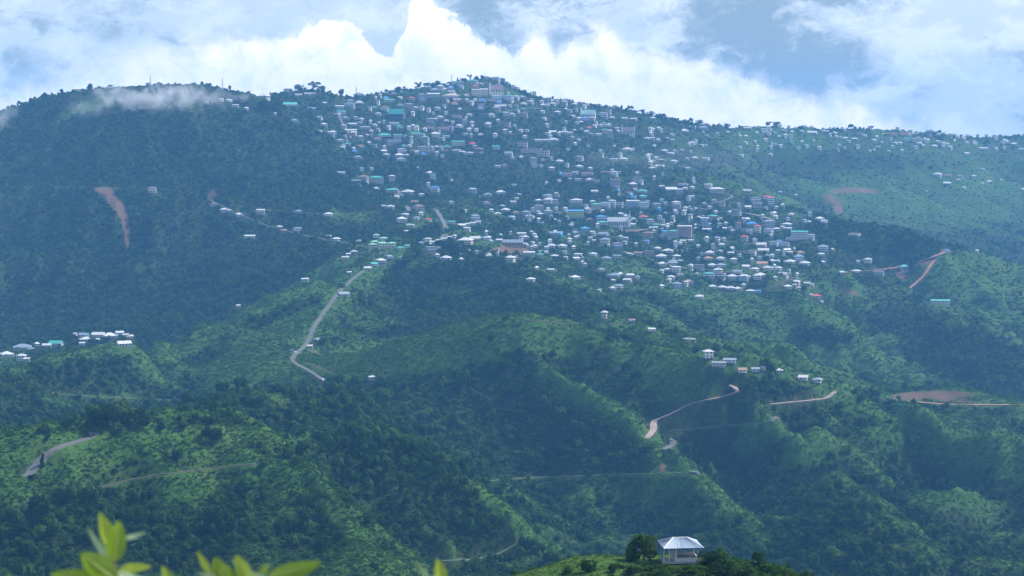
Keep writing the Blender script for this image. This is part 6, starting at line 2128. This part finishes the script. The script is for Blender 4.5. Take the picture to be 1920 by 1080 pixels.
def mesh_of(name, V, F, m, smooth=False):
    me = bpy.data.meshes.new(name)
    me.from_pydata([tuple(map(float, v)) for v in V], [], F)
    me.materials.append(m)
    if smooth:
        me.polygons.foreach_set('use_smooth', [True] * len(me.polygons))
    me.update()
    return me


def tuft(seed, n=26):
    r = np.random.default_rng(seed)
    V, F = [], []
    for k in range(n):
        a = r.uniform(0, 2 * math.pi)
        q = r.uniform(0, 1) ** 0.5 * 0.8
        x, y = q * math.cos(a), q * math.sin(a)
        b = r.uniform(0, 2 * math.pi)
        w = r.uniform(0.06, 0.14)
        h = r.uniform(0.4, 1.0)
        lx, ly = r.normal(size=2) * 0.25
        i = len(V)
        V += [(x - w * math.cos(b), y - w * math.sin(b), -0.1), (x + w * math.cos(b), y + w * math.sin(b), -0.1),
              (x + lx + 0.4 * w, y + ly, h)]
        F.append((i, i + 1, i + 2))
    return V, F


def scatter_object(name, pts, scl, rot, idx, sources):
    """points carrying size and turn; geometry nodes set a plant on each"""
    me = bpy.data.meshes.new(name)
    me.vertices.add(len(pts))
    me.vertices.foreach_set('co', np.asarray(pts, dtype=np.float32).ravel())
    a = me.attributes.new('size', 'FLOAT_VECTOR', 'POINT')
    a.data.foreach_set('vector', np.asarray(scl, dtype=np.float32).ravel())
    a = me.attributes.new('turn', 'FLOAT_VECTOR', 'POINT')
    a.data.foreach_set('vector', np.asarray(rot, dtype=np.float32).ravel())
    a = me.attributes.new('sort', 'INT', 'POINT')
    a.data.foreach_set('value', np.asarray(idx, dtype=np.int32))
    o = bpy.data.objects.new(name, me)
    COL.objects.link(o)
    o['kind'] = 'stuff'
    ng = bpy.data.node_groups.new(name + '_nodes', 'GeometryNodeTree')
    ng.interface.new_socket('Geometry', in_out='INPUT', socket_type='NodeSocketGeometry')
    ng.interface.new_socket('Geometry', in_out='OUTPUT', socket_type='NodeSocketGeometry')
    N, Lk = ng.nodes, ng.links
    gi, go = N.new('NodeGroupInput'), N.new('NodeGroupOutput')
    inst = N.new('GeometryNodeInstanceOnPoints')
    g2i = N.new('GeometryNodeGeometryToInstance')
    for s in reversed(sources):
        oi = N.new('GeometryNodeObjectInfo')
        oi.inputs['Object'].default_value = s
        oi.inputs['As Instance'].default_value = True
        Lk.new(oi.outputs['Geometry'], g2i.inputs[0])
    def attr(nm, typ):
        n = N.new('GeometryNodeInputNamedAttribute')
        n.data_type = typ
        n.inputs['Name'].default_value = nm
        return n.outputs[0]
    Lk.new(gi.outputs[0], inst.inputs['Points'])
    Lk.new(g2i.outputs[0], inst.inputs['Instance'])
    inst.inputs['Pick Instance'].default_value = True
    Lk.new(attr('sort', 'INT'), inst.inputs['Instance Index'])
    Lk.new(attr('size', 'FLOAT_VECTOR'), inst.inputs['Scale'])
    e2r = N.new('FunctionNodeEulerToRotation')
    Lk.new(attr('turn', 'FLOAT_VECTOR'), e2r.inputs[0])
    Lk.new(e2r.outputs[0], inst.inputs['Rotation'])
    Lk.new(inst.outputs[0], go.inputs[0])
    md = o.modifiers.new('scatter', 'NODES')
    md.node_group = ng
    return o


def source(name, me):
    o = bpy.data.objects.new(name, me)
    o['kind'] = 'stuff'
    return o


def build_vegetation():
    tree_src, bush_src, near_src = [], [], []
    for k in range(5):
        V, F = leaf_cloud(100 + k, (3, 4, 2, 5, 3)[k], 110, 0.20, (0.85, 0.7, 1.15, 0.75, 0.95)[k])
        tree_src.append(source('woodland_tree', mesh_of('woodland_tree', V, F, M['leaf'])))
    for k in range(4):
        V, F = leaf_cloud(200 + k, (2, 3, 1, 4)[k], 70, 0.22, (0.6, 0.5, 0.8, 0.55)[k])
        bush_src.append(source('hillside_bush', mesh_of('hillside_bush', V, F, M['shrub'])))
    for k in range(4):
        V, F = leaf_cloud(240 + k, (3, 4, 2, 5)[k], 60, 0.22, (0.42, 0.35, 0.5, 0.4)[k], 0.5, False)
        bush_src.append(source('pale_bush', mesh_of('pale_bush', V, F, M['pale_shrub'])))
    for k in range(4):
        V, F = leaf_cloud(300 + k, (5, 6, 4, 7)[k], 620, 0.085, (0.75, 0.65, 0.9, 0.6)[k])
        near_src.append(source('leafy_bush', mesh_of('leafy_bush', V, F, M['shrub'])))
    tufts = []
    for k in range(3):
        V, F = tuft(400 + k)
        tufts.append(source('grass_tuft', mesh_of('grass_tuft', V, F, M['blade'])))

    # candidates: two jittered points per grid cell in sight
    el = (GZ + 14.0) / GY
    run = np.maximum.accumulate(np.where(GY > 3, GZ / GY, -9), axis=0)
    seen = el >= run - 0.001
    sets = {'trees': [], 'bushes': [], 'near': [], 'tufts': []}
    ii, jj = np.nonzero(seen[:-1, :-1] & (GY[:-1, :-1] > 290) & (GY[:-1, :-1] < 5000))
    grid = {}
    for (x, y, r) in CLEAR:
        grid.setdefault((int(x // 40), int(y // 40)), []).append((x, y, r))

    def cand(ii, jj):
        n = len(ii)
        a, b = rng.random(n), rng.random(n)
        def lerp(A):
            return (A[ii, jj] * (1 - a) + A[ii + 1, jj] * a) * (1 - b) + (A[ii, jj + 1] * (1 - a) + A[ii + 1, jj + 1] * a) * b
        return lerp(GX), lerp(GY), lerp(GZ), lerp(VEG), lerp(SOILV), lerp(CURV)

    def free(x, y, pad):
        keep = np.ones(len(x), bool)
        for k in range(len(x)):
            gx, gy = int(x[k] // 40), int(y[k] // 40)
            for ax in (gx - 1, gx, gx + 1):
                for ay in (gy - 1, gy, gy + 1):
                    for (cx, cy_, r) in grid.get((ax, ay), ()):
                        if (x[k] - cx) ** 2 + (y[k] - cy_) ** 2 < (r + pad[k]) ** 2:
                            keep[k] = False
        return keep

    # ---- trees
    x, y, z, veg, soil, cu = cand(ii, jj)
    p = np.clip(1.02 - 2.0 * veg, 0.002, 1) * np.clip(y / 2300.0, 0.10, 1.0) * 0.68
    k = (rng.random(len(x)) < p) & (soil < 0.35) & (y > 620)
    x, y, z = x[k], y[k], z[k]
    veg = veg[k]
    s = (1.6 + 2.8 * rng.random(len(x)) ** 2.0) * np.where(rng.random(len(x)) < 0.06, 1.5, 1.0) * (1.12 - 0.35 * veg) * np.where(y > 2450, 0.85, 1.0)
    f = free(x, y, s * 0.8 + 1.5)
    x, y, z, s = x[f], y[f], z[f], s[f]
    T = (np.stack([x, y, z], 1), np.stack([s, s, s * rng.uniform(0.85, 1.5, len(s))], 1), rng.integers(0, 5, len(s)))
    # ---- bushes
    B = [[], [], []]
    for rep in range(2):
        x, y, z, veg, soil, cu = cand(ii, jj)
        p = np.clip(1.15 - 0.45 * veg, 0.10, 1) * np.where(y < 900, 0.75, 1) * (0.85 if rep == 0 else 0.45)
        k = (rng.random(len(x)) < p) & (soil < 0.4) & (y > 560)
        x, y, z = x[k], y[k], z[k]
        s = (0.9 + 1.5 * rng.random(len(x)) ** 2) * np.clip((y / 1500.0), 0.85, 1.5)
        vg = veg[k] + rng.normal(0, 0.10, len(x))
        s = np.where(vg > 0.5, s * 0.85, s)
        f = free(x, y, s * 0.7 + 0.5)
        B[0].append(np.stack([x, y, z - 0.2], 1)[f])
        s = s[f]
        B[1].append(np.stack([s, s, s * rng.uniform(0.6, 1.3, len(s))], 1))
        B[2].append(rng.integers(0, 4, len(s)) + np.where(vg[f] > 0.42, 4, 0))
    B = [np.concatenate(q) for q in B]

    def turns(n):
        return np.stack([rng.normal(0, 0.1, n), rng.normal(0, 0.1, n), rng.uniform(0, 6.28, n)], 1)

    scatter_object('woodland_canopy', T[0], T[1], turns(len(T[0])), T[2], tree_src)
    scatter_object('hillside_shrubbery', B[0], B[1], turns(len(B[0])), B[2], bush_src)
    # ---- grass on the near hills and crests
    x, y, z, veg, soil, cu = cand(ii, jj)
    k = (rng.random(len(x)) < np.clip(veg * 1.4 - 0.2, 0, 0.9)) & (soil < 0.3) & (y > 300) & (y < 2300)
    x, y, z = x[k], y[k], z[k]
    f = free(x, y, np.full(len(x), 0.2))
    x, y, z = x[f], y[f], z[f]
    s = rng.uniform(0.6, 1.3, len(x)) * np.clip(y / 1200.0, 0.3, 1.5)
    scatter_object('long_grass', np.stack([x, y, z], 1), np.stack([s * 1.3, s * 1.3, s], 1), turns(len(x)), rng.integers(0, 3, len(x)), tufts)
    # ---- the knoll and other ground within 600 m: leafier bushes
    i2, j2 = np.nonzero(seen[:-1, :-1] & (GY[:-1, :-1] > 240) & (GY[:-1, :-1] < 620))
    P, S = [], []
    x, y, z, veg, soil, cu = cand(i2, j2)
    k = (rng.random(len(x)) < np.clip(0.62 - 0.75 * veg, 0.006, 1)) & (soil < 0.4)
    x, y, z = x[k], y[k], z[k]
    s = rng.uniform(0.35, 1.15, len(x))
    f = free(x, y, s)
    x, y, z, s = x[f], y[f], z[f], s[f]
    scatter_object('knoll_shrubbery', np.stack([x, y, z - 0.15], 1), np.stack([s, s, s * rng.uniform(0.7, 1.2, len(s))], 1), turns(len(s)), rng.integers(0, 4, len(s)), near_src)
    print('plants', len(T[0]), len(B[0]), len(s))


build_vegetation()
